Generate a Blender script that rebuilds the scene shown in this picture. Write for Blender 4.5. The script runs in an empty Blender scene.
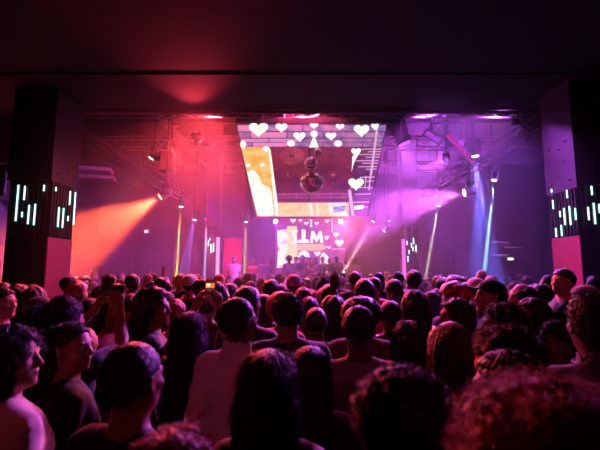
import bpy, bmesh, math, random
import numpy as np
from mathutils import Vector, Matrix, Euler

SC = bpy.context.scene
COL = SC.collection
R = random.Random(11)

# ------------------------------------------------------------------ camera
FPX, HOR, ZC = 380.0, 268.0, 1.90          # focal length in px of the 600 px frame, horizon row, lens height
PITCH = math.atan((HOR - 225.0) / FPX)
cam_d = bpy.data.cameras.new('camera')
cam = bpy.data.objects.new('camera', cam_d)
COL.objects.link(cam)
cam_d.sensor_width = 36.0
cam_d.lens = FPX / 600.0 * 36.0
cam_d.clip_start = 0.05
cam_d.clip_end = 100
cam.location = (0, 0, ZC)
cam.rotation_euler = (math.pi / 2 + PITCH, 0, 0)
cam_d.dof.use_dof = True
cam_d.dof.focus_distance = 7.0
cam_d.dof.aperture_fstop = 3.2
SC.camera = cam
SC.view_settings.view_transform = 'Standard'
SC.view_settings.look = 'None'
SC.view_settings.gamma = 1.0
SC.view_settings.use_curve_mapping = False
SC.view_settings.exposure = 0.0
SC.cycles.use_denoising = True
SC.cycles.max_bounces = 5
SC.cycles.volume_bounces = 0
SC.cycles.sample_clamp_indirect = 4.0
SC.cycles.sample_clamp_direct = 0.0
SC.cycles.caustics_reflective = False
SC.cycles.caustics_refractive = False

world = bpy.data.worlds.new('world')
SC.world = world
world.use_nodes = True
world.node_tree.nodes['Background'].inputs[0].default_value = (0.02, 0.006, 0.012, 1)
world.node_tree.nodes['Background'].inputs[1].default_value = 0.25

PW = 1.0   # master dimmer of the stage lights


def lin(c):
    return tuple(((x / 255.0) / 12.92 if x / 255.0 <= 0.04045 else ((x / 255.0 + 0.055) / 1.055) ** 2.4) for x in c)


def at(u, v, d):
    """world point seen at pixel (u, v) and standing d metres down the hall"""
    a = (u - 300.0) / FPX
    b = (225.0 - v) / FPX
    y = math.cos(PITCH) - b * math.sin(PITCH)
    z = math.sin(PITCH) + b * math.cos(PITCH)
    k = d / y
    return Vector((a * k, d, ZC + z * k))


def on_plane(u, v, p0, n):
    a = (u - 300.0) / FPX
    b = (225.0 - v) / FPX
    dr = Vector((a, math.cos(PITCH) - b * math.sin(PITCH), math.sin(PITCH) + b * math.cos(PITCH)))
    o = Vector((0, 0, ZC))
    return o + dr * ((p0 - o).dot(n) / dr.dot(n))


# ------------------------------------------------------------------ materials
MATS = {}


def mat(name, col, rough=0.6, metal=0.0, noise=0.0, nscale=8.0, bump=0.0, emit=0.0, ecol=None, spec=0.5, stretch=None, coat=0.0, sheen=0.0):
    if name in MATS:
        return MATS[name]
    m = bpy.data.materials.new(name)
    m.use_nodes = True
    nt = m.node_tree
    b = nt.nodes['Principled BSDF']
    c = lin(col)
    b.inputs['Base Color'].default_value = (*c, 1)
    b.inputs['Roughness'].default_value = rough
    b.inputs['Metallic'].default_value = metal
    b.inputs['Specular IOR Level'].default_value = spec
    b.inputs['Coat Weight'].default_value = coat
    b.inputs['Sheen Weight'].default_value = sheen
    if noise or bump:
        tc = nt.nodes.new('ShaderNodeTexCoord')
        mp = nt.nodes.new('ShaderNodeMapping')
        nt.links.new(tc.outputs['Object'], mp.inputs[0])
        if stretch:
            mp.inputs['Scale'].default_value = stretch
        n = nt.nodes.new('ShaderNodeTexNoise')
        n.inputs['Scale'].default_value = nscale
        n.inputs['Detail'].default_value = 4
        nt.links.new(mp.outputs[0], n.inputs['Vector'])
        if noise:
            r = nt.nodes.new('ShaderNodeMix')
            r.data_type = 'RGBA'
            r.inputs[6].default_value = (*[x * (1 - noise) for x in c], 1)
            r.inputs[7].default_value = (*[min(1, x * (1 + noise)) for x in c], 1)
            nt.links.new(n.outputs[0], r.inputs[0])
            nt.links.new(r.outputs[2], b.inputs['Base Color'])
        if bump:
            bp = nt.nodes.new('ShaderNodeBump')
            bp.inputs['Strength'].default_value = bump
            bp.inputs['Distance'].default_value = 0.01
            nt.links.new(n.outputs[0], bp.inputs['Height'])
            nt.links.new(bp.outputs[0], b.inputs['Normal'])
    if emit:
        b.inputs['Emission Color'].default_value = (*lin(ecol or col), 1)
        b.inputs['Emission Strength'].default_value = emit
    MATS[name] = m
    return m


def emat(name, col, k=1.0, col2=None, scale=6.0, lo=0.4, hi=0.62, stretch=None, wave=False):
    """a lit screen or lamp: emission only, optionally mixing two picture colours by noise"""
    if name in MATS:
        return MATS[name]
    m = bpy.data.materials.new(name)
    m.use_nodes = True
    nt = m.node_tree
    b = nt.nodes['Principled BSDF']
    b.inputs['Base Color'].default_value = (0.01, 0.01, 0.01, 1)
    b.inputs['Roughness'].default_value = 0.35
    b.inputs['Emission Color'].default_value = (*lin(col), 1)
    b.inputs['Emission Strength'].default_value = k
    if col2:
        tc = nt.nodes.new('ShaderNodeTexCoord')
        mp = nt.nodes.new('ShaderNodeMapping')
        nt.links.new(tc.outputs['Object'], mp.inputs[0])
        if stretch:
            mp.inputs['Scale'].default_value = stretch
        n = nt.nodes.new('ShaderNodeTexNoise')
        n.inputs['Scale'].default_value = scale
        n.inputs['Detail'].default_value = 3
        nt.links.new(mp.outputs[0], n.inputs['Vector'])
        r = nt.nodes.new('ShaderNodeValToRGB')
        r.color_ramp.elements[0].position = lo
        r.color_ramp.elements[0].color = (*lin(col), 1)
        r.color_ramp.elements[1].position = hi
        r.color_ramp.elements[1].color = (*lin(col2), 1)
        nt.links.new(n.outputs[0], r.inputs[0])
        nt.links.new(r.outputs[0], b.inputs['Emission Color'])
    MATS[name] = m
    return m


# ------------------------------------------------------------------ mesh helpers
class MB:
    """collects boxes, tubes, lathes and polygons; build() links them as ONE mesh object"""

    def __init__(self):
        self.v, self.f, self.m = [], [], []

    def add(self, vs, fs, mi=0):
        o = len(self.v)
        self.v += [tuple(p) for p in vs]
        self.f += [tuple(i + o for i in f) for f in fs]
        self.m += [mi] * len(fs)

    def box(self, a, b, mi=0, M=None, bev=0.0):
        x0, y0, z0 = a
        x1, y1, z1 = b
        if bev > 0:
            bm = bmesh.new()
            bmesh.ops.create_cube(bm, size=1)
            for q in bm.verts:
                q.co = Vector((x0 + (q.co.x + .5) * (x1 - x0), y0 + (q.co.y + .5) * (y1 - y0), z0 + (q.co.z + .5) * (z1 - z0)))
            bmesh.ops.bevel(bm, geom=list(bm.edges), offset=bev, segments=2, profile=.5, affect='EDGES')
            bm.verts.index_update()
            vs = [M @ q.co if M else q.co.copy() for q in bm.verts]
            fs = [[q.index for q in f.verts] for f in bm.faces]
            bm.free()
            self.add(vs, fs, mi)
            return
        vs = [Vector(p) for p in ((x0, y0, z0), (x1, y0, z0), (x1, y1, z0), (x0, y1, z0), (x0, y0, z1), (x1, y0, z1), (x1, y1, z1), (x0, y1, z1))]
        if M:
            vs = [M @ p for p in vs]
        self.add(vs, [(0, 3, 2, 1), (4, 5, 6, 7), (0, 1, 5, 4), (1, 2, 6, 5), (2, 3, 7, 6), (3, 0, 4, 7)], mi)

    def tube(self, pts, r, seg=8, mi=0, close=False):
        pts = [Vector(p) for p in pts]
        rs = r if isinstance(r, (list, tuple)) else [r] * len(pts)
        n = len(pts)
        vs = []
        prev = None
        for i, p in enumerate(pts):
            if close:
                t = pts[(i + 1) % n] - pts[i - 1]
            else:
                t = pts[min(i + 1, n - 1)] - pts[max(i - 1, 0)]
            t.normalize()
            if prev is None:
                a = t.orthogonal().normalized()
            else:
                a = (prev - t * prev.dot(t)).normalized()
            prev = a
            b = t.cross(a)
            for k in range(seg):
                q = 2 * math.pi * k / seg
                vs.append(p + (a * math.cos(q) + b * math.sin(q)) * rs[i])
        fs = []
        for i in range(n if close else n - 1):
            j = (i + 1) % n
            for k in range(seg):
                l = (k + 1) % seg
                fs.append((i * seg + k, i * seg + l, j * seg + l, j * seg + k))
        if not close:
            fs.append(tuple(range(seg))[::-1])
            fs.append(tuple((n - 1) * seg + k for k in range(seg)))
        self.add(vs, fs, mi)

    def lathe(self, prof, seg=20, mi=0, M=None):
        """profile of (radius, z) turned round z"""
        vs, fs = [], []
        for r, z in prof:
            for k in range(seg):
                q = 2 * math.pi * k / seg
                p = Vector((r * math.cos(q), r * math.sin(q), z))
                vs.append(M @ p if M else p)
        n = len(prof)
        for i in range(n - 1):
            for k in range(seg):
                l = (k + 1) % seg
                fs.append((i * seg + k, i * seg + l, (i + 1) * seg + l, (i + 1) * seg + k))
        fs.append(tuple(range(seg))[::-1])
        fs.append(tuple((n - 1) * seg + k for k in range(seg)))
        self.add(vs, fs, mi)

    def build(self, name, mats, parent=None, smooth=False, loc=None):
        me = bpy.data.meshes.new(name)
        me.from_pydata(self.v, [], self.f)
        for m in (mats if isinstance(mats, (list, tuple)) else [mats]):
            me.materials.append(m)
        me.polygons.foreach_set('material_index', self.m)
        me.polygons.foreach_set('use_smooth', [smooth] * len(self.f))
        me.update()
        o = bpy.data.objects.new(name, me)
        COL.objects.link(o)
        if parent is not None:
            o.parent = parent
        if loc is not None:
            o.location = loc
        return o


def tag(o, label=None, cat=None, group=None, kind=None):
    if label:
        o['label'] = label
    if cat:
        o['category'] = cat
    if group:
        o['group'] = group
    if kind:
        o['kind'] = kind
    return o


def empty(name, loc=(0, 0, 0), rz=0.0):
    o = bpy.data.objects.new(name, None)
    o.empty_display_size = 0.1
    COL.objects.link(o)
    o.location = loc
    o.rotation_euler = (0, 0, rz)
    return o


# ------------------------------------------------------------------ palette
BLACK = mat('matt_black', (16, 14, 16), .75, noise=.2)
BLACKM = mat('black_metal', (22, 20, 24), .45, .4)
STEEL = mat('dull_steel', (92, 88, 96), .4, .8)
CEIL = mat('black_painted_ceiling', (13, 11, 12), .8, noise=.5, nscale=2.2, bump=.3)
WALL = mat('dark_plaster', (52, 45, 52), .8, noise=.25, nscale=1.2, bump=.2)
FLOOR = mat('dark_concrete_floor', (40, 36, 40), .45, noise=.3, nscale=1.5, bump=.1)
PANEL = mat('lilac_wall_panel', (66, 58, 66), .55, noise=.15)
# ------------------------------------------------------------------ setting
HW, HR, D1 = 9.6, 11.3, 18.0
H1, H2, YL = 5.55, 6.9, 8.5     # low front ceiling, high rear ceiling, line where they meet


def struct(name, fn, m):
    b = MB()
    fn(b)
    o = b.build(name, m)
    o['kind'] = 'structure'
    return o


struct('floor', lambda b: b.box((-HW, -4, -.2), (HR, D1, 0)), FLOOR)
struct('wall_left', lambda b: b.box((-HW - .2, -4, 0), (-HW, D1, H2)), WALL)
struct('wall_right', lambda b: b.box((HR, -4, 0), (HR + .2, D1, H2)), WALL)
struct('wall_back', lambda b: b.box((-HW - .2, D1, 0), (HR + .2, D1 + .2, H2)), WALL)
struct('wall_rear', lambda b: b.box((-HW - .2, -4.2, 0), (HR + .2, -4, H2)), WALL)


def ceil(b):
    b.box((-HW, -4, H1), (HR, YL, H1 + .2))
    b.box((-HW, YL - .2, H1 + .2), (HR, YL, H2 + .2))
    b.box((-HW, YL, H2), (HR, D1, H2 + .2))
    b.box((-HW, 6.8, H1 - .03), (HR, 7.3, H1))


struct('ceiling', ceil, CEIL)
tr = MB()
tr.tube([(-HW, YL - .03, H1 - .06), (HR, YL - .03, H1 - .06)], .045, 8)
o = tr.build('trim_1', mat('painted_edge_rail', (120, 90, 110), .35, .5), smooth=True)
o['kind'] = 'structure'


# pale wall panels at the far left and the doors under the orange beam
def wallpanels(b):
    for y0, y1 in ((8.6, 10.6), (10.9, 13.0), (13.3, 15.4), (15.7, 17.6)):
        b.box((-HW, y0, .1), (-HW + .06, y1, 2.6), bev=.02)
        b.box((HR - .06, y0, .1), (HR, y1, 2.6), bev=.02)
    for x0 in (-9.3, -7.5, 5.2, 7.2):
        b.box((x0, D1 - .06, .1), (x0 + 1.5, D1, 2.7), bev=.02)


struct('trim_2', wallpanels, PANEL)

# ---- haze over the stage and the floor
hz = MB()
hz.box((-HW + .03, 6.4, .02), (HR - .03, D1 - .02, H1 - .14))
hz.box((-HW + .03, YL + .02, H1 - .14), (HR - .03, D1 - .02, H2 - .02))
hm = bpy.data.materials.new('haze')
hm.use_nodes = True
nt = hm.node_tree
for n in list(nt.nodes):
    if n.type != 'OUTPUT_MATERIAL':
        nt.nodes.remove(n)
vs_ = nt.nodes.new('ShaderNodeVolumeScatter')
vs_.inputs['Density'].default_value = 0.018
vs_.inputs['Anisotropy'].default_value = 0.25
vs_.inputs['Color'].default_value = (1, 1, 1, 1)
nt.links.new(vs_.outputs[0], nt.nodes['Material Output'].inputs['Volume'])
hazeo = hz.build('stage_haze', hm)
tag(hazeo, 'thin smoke haze filling the hall around the stage', 'haze', kind='stuff')

# ------------------------------------------------------------------ pillars with LED tubes
TUBE = emat('cyan_white_led', (190, 255, 245), 2.2)
SLAT = mat('dark_slat', (54, 40, 50), .5)
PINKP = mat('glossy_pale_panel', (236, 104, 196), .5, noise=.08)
CLAD = mat('dark_lilac_cladding', (58, 42, 64), .55, noise=.2)
STUD = mat('polished_stud', (225, 215, 230), .15, .9)


def pillar(label, x0, x1, y0, y1, inner, ztube0, ztube1, tubes, lit_panel=PINKP, top=H1, studs=True, slatn=9):
    """inner = +1 when the hall side is +x"""
    r = empty('pillar', ((x0 + x1) / 2, (y0 + y1) / 2, 0))
    off = Vector(r.location)

    def P(b, name, m, sm=False):
        b.v = [tuple(Vector(q) - off) for q in b.v]
        return b.build(name, m, r, sm)
    b = MB()
    b.box((x0, y0, 0), (x1, y1, top))
    P(b, 'shaft', BLACKM)
    b = MB()
    g = .03
    xi = x1 if inner > 0 else x0
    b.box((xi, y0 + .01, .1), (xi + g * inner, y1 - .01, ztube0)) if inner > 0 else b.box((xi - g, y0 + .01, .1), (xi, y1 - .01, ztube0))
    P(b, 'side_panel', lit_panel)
    b = MB()
    b.box((x0 - .04, y0 - .04, ztube1), (x1 + .04, y1 + .04, top - .02))
    P(b, 'upper_cladding', CLAD)
    b = MB()
    for i in range(slatn):
        t = (i + .5) / slatn
        x = x0 + (x1 - x0) * t
        b.box((x - .012, y0 - .035, ztube0), (x + .012, y0, ztube1))
        y = y0 + (y1 - y0) * t
        if inner > 0:
            b.box((x1, y - .012, ztube0), (x1 + .035, y + .012, ztube1))
        else:
            b.box((x0 - .035, y - .012, ztube0), (x0, y + .012, ztube1))
    P(b, 'slats', SLAT)
    for face, u, v0, v1 in tubes:
        if face == 'f':
            p0, n = Vector((0, y0 - .05, 0)), Vector((0, 1, 0))
        else:
            p0, n = Vector((xi + .05 * inner, 0, 0)), Vector((1, 0, 0))
        q = on_plane(u, (v0 + v1) / 2, p0, n)
        za, zb = on_plane(u, v0, p0, n).z, on_plane(u, v1, p0, n).z
        b = MB()
        k = .0135 if y0 < 10 else .02
        b.tube([(q.x, q.y, zb), (q.x, q.y, za)], k, 8)
        P(b, 'led_tube', TUBE, True)
    if studs:
        for k, (t, z) in enumerate(((.15, .25), (.55, .45), (.3, .8), (.7, .95), (.45, 1.2), (.2, 1.35), (.85, .3), (.8, 1.3))):
            b = MB()
            y = y0 + (y1 - y0) * t
            z = ztube1 + z * .7
            b.lathe([(.022, 0), (.022, .01), (.012, .02)], 10, M=Matrix.Translation((xi + .04 * inner, y, z)) @ Matrix.Rotation(math.pi / 2 * inner, 4, 'Y'))
            P(b, 'stud', STUD)
    tag(r, label, 'pillar', 'pillars with light tubes')
    return r


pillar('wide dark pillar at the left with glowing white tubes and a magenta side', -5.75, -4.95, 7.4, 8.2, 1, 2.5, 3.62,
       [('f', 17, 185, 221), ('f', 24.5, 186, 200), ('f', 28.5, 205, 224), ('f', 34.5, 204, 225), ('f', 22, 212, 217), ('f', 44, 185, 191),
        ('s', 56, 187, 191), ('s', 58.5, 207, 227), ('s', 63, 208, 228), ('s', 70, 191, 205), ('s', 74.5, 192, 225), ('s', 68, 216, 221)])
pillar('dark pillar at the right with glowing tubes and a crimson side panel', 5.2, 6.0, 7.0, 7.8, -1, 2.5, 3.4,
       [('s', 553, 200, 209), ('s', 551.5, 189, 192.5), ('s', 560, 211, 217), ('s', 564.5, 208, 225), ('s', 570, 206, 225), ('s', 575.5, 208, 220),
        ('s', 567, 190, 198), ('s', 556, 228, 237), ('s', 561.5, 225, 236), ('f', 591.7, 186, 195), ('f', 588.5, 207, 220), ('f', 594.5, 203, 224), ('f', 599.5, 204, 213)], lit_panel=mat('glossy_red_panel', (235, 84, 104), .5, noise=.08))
BARP = emat('pink_white_bar', (255, 170, 200), 1.2)
pillar('distant pillar left of the stage with small tubes and a red side', -3.45, -3.05, 14.0, 14.5, 1, 2.3, 3.4,
       [('f', 208.5, 240, 246), ('f', 211, 244, 253), ('f', 213.5, 243, 252), ('f', 210, 238, 240)], top=H2, studs=False, slatn=4)
pillar('distant pillar right of the stage with a cluster of small tubes', 3.85, 4.35, 14.0, 14.5, -1, 2.2, 3.5,
       [('f', 407, 241, 245), ('f', 409, 250, 254), ('f', 411.5, 243, 248), ('f', 413.5, 238, 244), ('f', 413, 247, 251), ('f', 416, 245, 252), ('f', 408, 256, 262)], top=H2, studs=False, slatn=4)
for (u, v0, v1, d, w, c, lab) in ((218, 236, 276, 13.8, .075, (255, 170, 205), 'upright pink light bar beside the distant left pillar'),
                                  (403.5, 238, 277, 13.8, .075, (255, 110, 215), 'upright magenta light bar beside the distant right pillar')):
    a, b_ = at(u, v0, d), at(u, v0, d)
    r = empty('light_bar', (a.x, a.y, 0))
    b = MB()
    b.box((-w, 0, .0), (w, .12, .06))
    b.box((-w, .05, .05), (w, .1, a.z))
    b.build('housing', BLACKM, r)
    b = MB()
    b.box((-w * .8, .02, .9), (w * .8, .05, a.z - .04))
    b.build('diffuser', emat('bar_' + str(u), c, 1.1), r)
    tag(r, lab, 'light bar')
# red drape panel by the left pillar
b = MB()
for i in range(14):
    x = -2.95 + i * .05
    b.box((x, 14.62 + .03 * (i % 2), .62), (x + .05, 14.68 + .03 * (i % 2), 3.05))
tag(b.build('wall_drape', mat('red_drape', (225, 60, 60), .7)), 'red drape panel hanging beside the left end of the stage', 'drape')

# ------------------------------------------------------------------ overhead screen
nL, nR = at(236, 124, 9.0), at(387, 124, 9.0)
fL, fR = at(257, 216.5, 12.25), at(366, 216.5, 12.25)
SP0 = nL
sx = (nR - nL).normalized()
sy = ((fL + fR) / 2 - (nL + nR) / 2).normalized()
sn = sx.cross(sy).normalized()       # points up or down
if sn.z > 0:
    sn = -sn
scr = empty('overhead_screen', (nL + nR + fL + fR) / 4)
SO = Vector(scr.location)


def sp(u, v, lift=0.0):
    return on_plane(u, v, SP0 + sn * lift, sn) - SO


def spoly(b, pts, lift, mi=0, th=.008):
    """flat picture element lying on the screen's face, with real thickness"""
    a = [sp(u, v, lift) for u, v in pts]
    c = [p - sn * th for p in a]
    n = len(a)
    b.add(a + c, [tuple(range(n)), tuple(range(2 * n - 1, n - 1, -1))] + [(i, i + n, (i + 1) % n + n, (i + 1) % n) for i in range(n)], mi)


b = MB()
L = (nR - nL).length / 2 + .02
W = ((fL + fR) / 2 - (nL + nR) / 2).length / 2 + .02
Ms = Matrix((sx, sy, sx.cross(sy))).transposed().to_4x4()
up = 1 if sx.cross(sy).z > 0 else -1
b.box((-L, -W, .012 * up), (L, W, .2 * up), M=Ms, bev=0)
for k in (-.6, 0, .6):
    b.box((-L, k * W - .04, .2 * up), (L, k * W + .04, .28 * up), M=Ms)
b.build('frame', BLACKM, scr)


def heart(cx, cy, s, hy=None):
    hy = hy or s
    pts = []
    for i in range(18):
        t = 2 * math.pi * i / 18
        x = 16 * math.sin(t) ** 3
        y = 13 * math.cos(t) - 5 * math.cos(2 * t) - 2 * math.cos(3 * t) - math.cos(4 * t)
        pts.append((cx + s * x / 32, cy - hy * (y + 2) / 30))
    return pts


def circ(cx, cy, rx, ry=None, n=18):
    ry = ry or rx
    return [(cx + rx * math.cos(2 * math.pi * i / n), cy + ry * math.sin(2 * math.pi * i / n)) for i in range(n)]


E_BR = emat('brick_picture', (172, 128, 178), .9, (104, 100, 168), 5, .42, .6)
E_BR2 = emat('brick_picture_pink', (232, 132, 178), .9, (190, 150, 205), 4, .4, .6)
E_MO = emat('mortar_picture', (60, 24, 66), .8)
E_OR = emat('orange_picture', (252, 168, 62), 1.0, (255, 205, 120), 3.5, .42, .6)
E_WH = emat('white_picture', (255, 250, 235), 1.15)
E_DK = emat('dark_picture', (60, 20, 56), .7, (92, 30, 84), 5)
E_RD = emat('crimson_picture', (134, 36, 58), .75, (92, 24, 60), 2.5, .35, .65)
E_RD2 = emat('rose_disc_picture', (190, 84, 96), .8, (140, 50, 74), 4)
E_RD3 = emat('plum_disc_picture', (128, 46, 70), .75, (96, 34, 62), 4)
E_CR = emat('cream_picture', (255, 226, 150), 1.1, (255, 246, 225), 5, .4, .6)
E_LN = emat('pale_line_picture', (240, 205, 235), .8)
E_CY = emat('blue_picture', (120, 190, 225), .9, (70, 70, 150), 9)

# the base of each picture field
b = MB()
spoly(b, [(236, 124), (387, 124), (382.5, 147), (241, 147)], 0.0)
b.build('brick_field', E_MO, scr)
b = MB()   # brick courses
rows = [(125.2, 131.2), (132.4, 137.6), (138.8, 142), (142.8, 146.6)]
for ri, (va, vb) in enumerate(rows):
    ue0, ue1 = 237 + (va - 124) * .23, 386.5 - (va - 124) * .24
    cut = sorted([ue0, ue1] + [ue0 + (ue1 - ue0) * f for f in ([.08, .33, .58, .86] if ri % 2 else [.2, .44, .7, .93])])
    for i in range(len(cut) - 1):
        u0, u1 = cut[i] + .4, cut[i + 1] - .4
        spoly(b, [(u0, va), (u1, va), (u1 - .3, vb), (u0 + .3, vb)], .004, 1 if (u0 < 272 and (ri + i) % 2 == 0) or ri == 2 and u0 < 300 else 0)
b.build('brick_courses', [E_BR, E_BR2], scr)
b = MB()
spoly(b, [(241, 147), (270, 147), (277, 203.5), (277.4, 216.5), (257, 216.5)], 0.0)
b.build('orange_field', E_OR, scr)
b = MB()
spoly(b, [(247, 172), (254, 170), (259, 176), (262, 184), (270, 188), (272, 196), (274, 215), (268, 216), (257.6, 215.5), (252, 194)], .004)
spoly(b, circ(248, 165.5, 2.6, 1.6), .006)
spoly(b, circ(262, 165, 2.4, 1.6), .006)
spoly(b, circ(266, 149, 3.2, 2.6), .006)
spoly(b, circ(243, 144.5, 3, 4), .006)
spoly(b, [(268.8, 151), (270.6, 150), (278, 206), (278, 216), (275.5, 216)], .006)
b.build('white_glare', emat('glare_picture', (255, 244, 214), 1.1, (255, 255, 250), 7, .4, .6), scr)
b = MB()
spoly(b, [(277, 202.6), (349, 202), (349, 216.5), (277, 216.5)], 0.0)
b.build('golden_field', emat('golden_picture', (253, 196, 108), 1.05, (255, 214, 140), 4), scr)
b = MB()
for u, w in ((309, 3), (316, 1.6), (328, 4)):
    spoly(b, [(u, 203), (u + w, 203), (u + w + 1.5, 216), (u + 1.5, 216)], .004)
spoly(b, [(331, 210), (344, 208), (348, 216), (332, 216)], .006)
b.build('golden_streaks', E_CR, scr)
b = MB()
spoly(b, [(333, 203), (346, 202.5), (346.5, 205), (333, 206)], .006, 0)
spoly(b, [(333, 206.5), (346, 206), (345, 211), (334, 213)], .007, 1)
b.build('blue_inset', [emat('aqua_picture', (190, 240, 235), 1.0), E_CY], scr)
b = MB()
spoly(b, [(349, 147), (382.5, 147), (366, 216.5), (349, 216.5), (347.5, 202), (355, 147)], 0.0)
b.build('dark_field', E_DK, scr)
b = MB()   # ladder of pale lines on the right strip
for i, v in enumerate([149, 151.5, 154.3, 157, 160.5, 163, 166.5, 169, 177, 181, 187.5, 194, 202, 207]):
    ur = 382.5 - (v - 147) * .235
    u0 = [356, 368, 357, 366, 356, 362, 358, 366, 360, 366, 350, 355, 352, 354][i]
    spoly(b, [(u0, v), (ur - .5, v - .4), (ur - .6, v + .5), (u0, v + .8)], .004)
for (ua, va, ub, vb, w) in ((377.5, 126, 371, 175, 1.0), (371, 170, 369, 190, .6), (366, 176, 365, 188, .5), (349.5, 190, 353, 216, 1.6)):
    spoly(b, [(ua - w, va), (ua + w, va), (ub + w, vb), (ub - w, vb)], .007)
b.build('pale_lines', E_LN, scr)
b = MB()
spoly(b, [(354, 206), (364, 205), (363.4, 209), (354.4, 210)], .006)
b.build('white_caption_block', E_WH, scr)
# hearts
for cx, cy, s, h in ((258.5, 130, 20, 15), (281.5, 128, 12, 10), (299.5, 137, 12.5, 10), (331, 136.5, 11, 8), (361.5, 131, 16, 13), (314, 126, 9, 6), (340, 127, 9, 6.5),
                     (356, 152.5, 10, 9), (356, 184.5, 16, 13), (375, 127, 8, 7)):
    b = MB()
    spoly(b, heart(cx, cy, s, h), .012)
    b.build('white_heart', E_WH, scr)
b = MB()
spoly(b, circ(314, 134, 3.6, 3.4), .012)
b.build('white_shape', E_WH, scr)
b = MB()
spoly(b, [(309, 147.5), (319, 147.5), (314.8, 137), (313.4, 137)], .013)
b.build('white_shape', E_WH, scr)
b = MB()
spoly(b, circ(291, 143.5, 4, 3), .012)
b.build('white_shape', E_WH, scr)
b = MB()
spoly(b, circ(338, 143.6, 4, 3), .012)
b.build('white_shape', E_WH, scr)
b = MB()
spoly(b, [(352.5, 156), (358, 155), (354, 163), (351.5, 172)], .012)
b.build('white_shape', E_WH, scr)

# recessed middle
b = MB()
mid = [(270, 147), (355, 147), (347.8, 202.6), (277, 202.6)]
spoly(b, mid, .002)
b.build('crimson_field', E_RD, scr)
b = MB()
spoly(b, circ(292, 156, 12.3, 8.6, 26), .006, 0)
b.build('round_disc', E_RD2, scr)
b = MB()
spoly(b, circ(331, 156, 12.5, 8.6, 26), .006, 0)
b.build('round_disc', E_RD3, scr)
b = MB()
for cu in (292, 331):
    spoly(b, [(cu - 2.6, 154.5), (cu, 155.6), (cu + 2.6, 154.5), (cu + 2.6, 158), (cu, 157), (cu - 2.6, 158)], .009)
b.build('bow_shapes', emat('bow_picture', (78, 20, 40), .5), scr)
b = MB()
spoly(b, [(308.4, 147), (309.8, 147), (309.6, 202), (308.4, 202)], .006)
b.build('centre_seam', BLACK, scr)
b = MB()
spoly(b, [(276.4, 193.6), (349, 193.4), (348.8, 194.8), (276.6, 195)], .006)
spoly(b, [(277, 197.4), (348.4, 197.2), (348.4, 198), (277, 198.2)], .006)
for u in (283, 296, 318, 330, 343):
    spoly(b, [(u, 192.4), (u + 1.2, 192.4), (u + 1.2, 197), (u, 197)], .006)
for u, v in ((274.5, 168.8), (346, 167)):
    spoly(b, [(u, v), (u + 3.5, v), (u + 3.5, v + .8), (u, v + .8)], .006)
b.build('rose_rails', emat('rose_picture', (205, 90, 120), .7), scr)
tag(scr, 'huge tilted video screen with white hearts hanging over the stage', 'screen')

# mirror balls hanging below the middle of the screen
BALL = mat('mirror_facets', (245, 220, 228), .16, 1.0)
FRAMEB = mat('ball_cap', (60, 50, 56), .4, .8)


def mirror_ball(u, v, rpx, lab):
    hit = on_plane(u, v, SP0, sn)
    d = hit.y - rpx / FPX * hit.y * 1.6 - .12
    c = at(u, v, d)
    rad = rpx / FPX * d
    r = empty('mirror_ball', c)
    bm = bmesh.new()
    bmesh.ops.create_uvsphere(bm, u_segments=22, v_segments=14, radius=rad)
    for f in bm.faces:
        f.smooth = False
    ge = bmesh.ops.inset_individual(bm, faces=list(bm.faces), thickness=rad * .008, depth=rad * .012)
    me = bpy.data.meshes.new('facets')
    bm.to_mesh(me)
    bm.free()
    me.materials.append(BALL)
    o = bpy.data.objects.new('facets', me)
    COL.objects.link(o)
    o.parent = r
    b = MB()
    # vertical wire up to the screen's face
    q = SP0 - c
    t = (SP0 - c).dot(sn) / Vector((0, 0, 1)).dot(sn)
    b.tube([(0, 0, rad * .98), (0, 0, t)], .006, 6)
    b.lathe([(rad * .2, rad * .95), (rad * .2, rad * 1.06), (rad * .08, rad * 1.1)], 12)
    b.build('hanger', FRAMEB, r)
    tag(r, lab, 'mirror ball', 'mirror balls under the screen')


mirror_ball(311, 163, 7.4, 'middle-sized mirror ball above the largest one under the screen')
mirror_ball(311.8, 181, 12.2, 'largest mirror ball at the middle of the overhead screen')
mirror_ball(290, 174, 3.2, 'small mirror ball left of the largest mirror ball')
mirror_ball(332, 173.4, 3.8, 'small mirror ball right of the largest mirror ball')
mirror_ball(318, 152.5, 4.6, 'small topmost mirror ball close to the brick picture')

# ------------------------------------------------------------------ trusses
TR = mat('truss_alloy', (120, 108, 122), .35, .85)


def truss(a, bb, w, lab, n=None, m=TR, rr=.022):
    a, bb = Vector(a), Vector(bb)
    ln = (bb - a).length
    y = (bb - a).normalized()
    x = y.cross(Vector((0, 0, 1))).normalized()
    z = x.cross(y)
    r = empty('truss', a)
    for i, (p, q) in enumerate(((-1, -1), (1, -1), (1, 1), (-1, 1))):
        b = MB()
        o = x * (p * w / 2) + z * (q * w / 2)
        b.tube([o, o + y * ln], rr, 6)
        b.build('chord', m, r, True)
    n = n or max(2, int(ln / w / 1.15))
    b = MB()
    for k in range(n):
        s0, s1 = y * (ln * k / n), y * (ln * (k + 1) / n)
        if k % 2:
            s0, s1 = s1, s0
        for (p0, q0), (p1, q1) in (((-1, -1), (1, -1)), ((1, -1), (1, 1)), ((1, 1), (-1, 1)), ((-1, 1), (-1, -1))):
            b.tube([x * (p0 * w / 2) + z * (q0 * w / 2) + s0, x * (p1 * w / 2) + z * (q1 * w / 2) + s1], rr * .6, 5)
    b.build('lacing', m, r, True)
    for t in (.12, .5, .88):
        p = y * (ln * t)
        b = MB()
        b.tube([p + Vector((0, 0, w / 2)), Vector((p.x, p.y, H2 - a.z + .01))], .015, 6)
        b.build('hanger', STEEL, r)
    tag(r, lab, 'truss', 'roof trusses')
    return r


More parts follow.
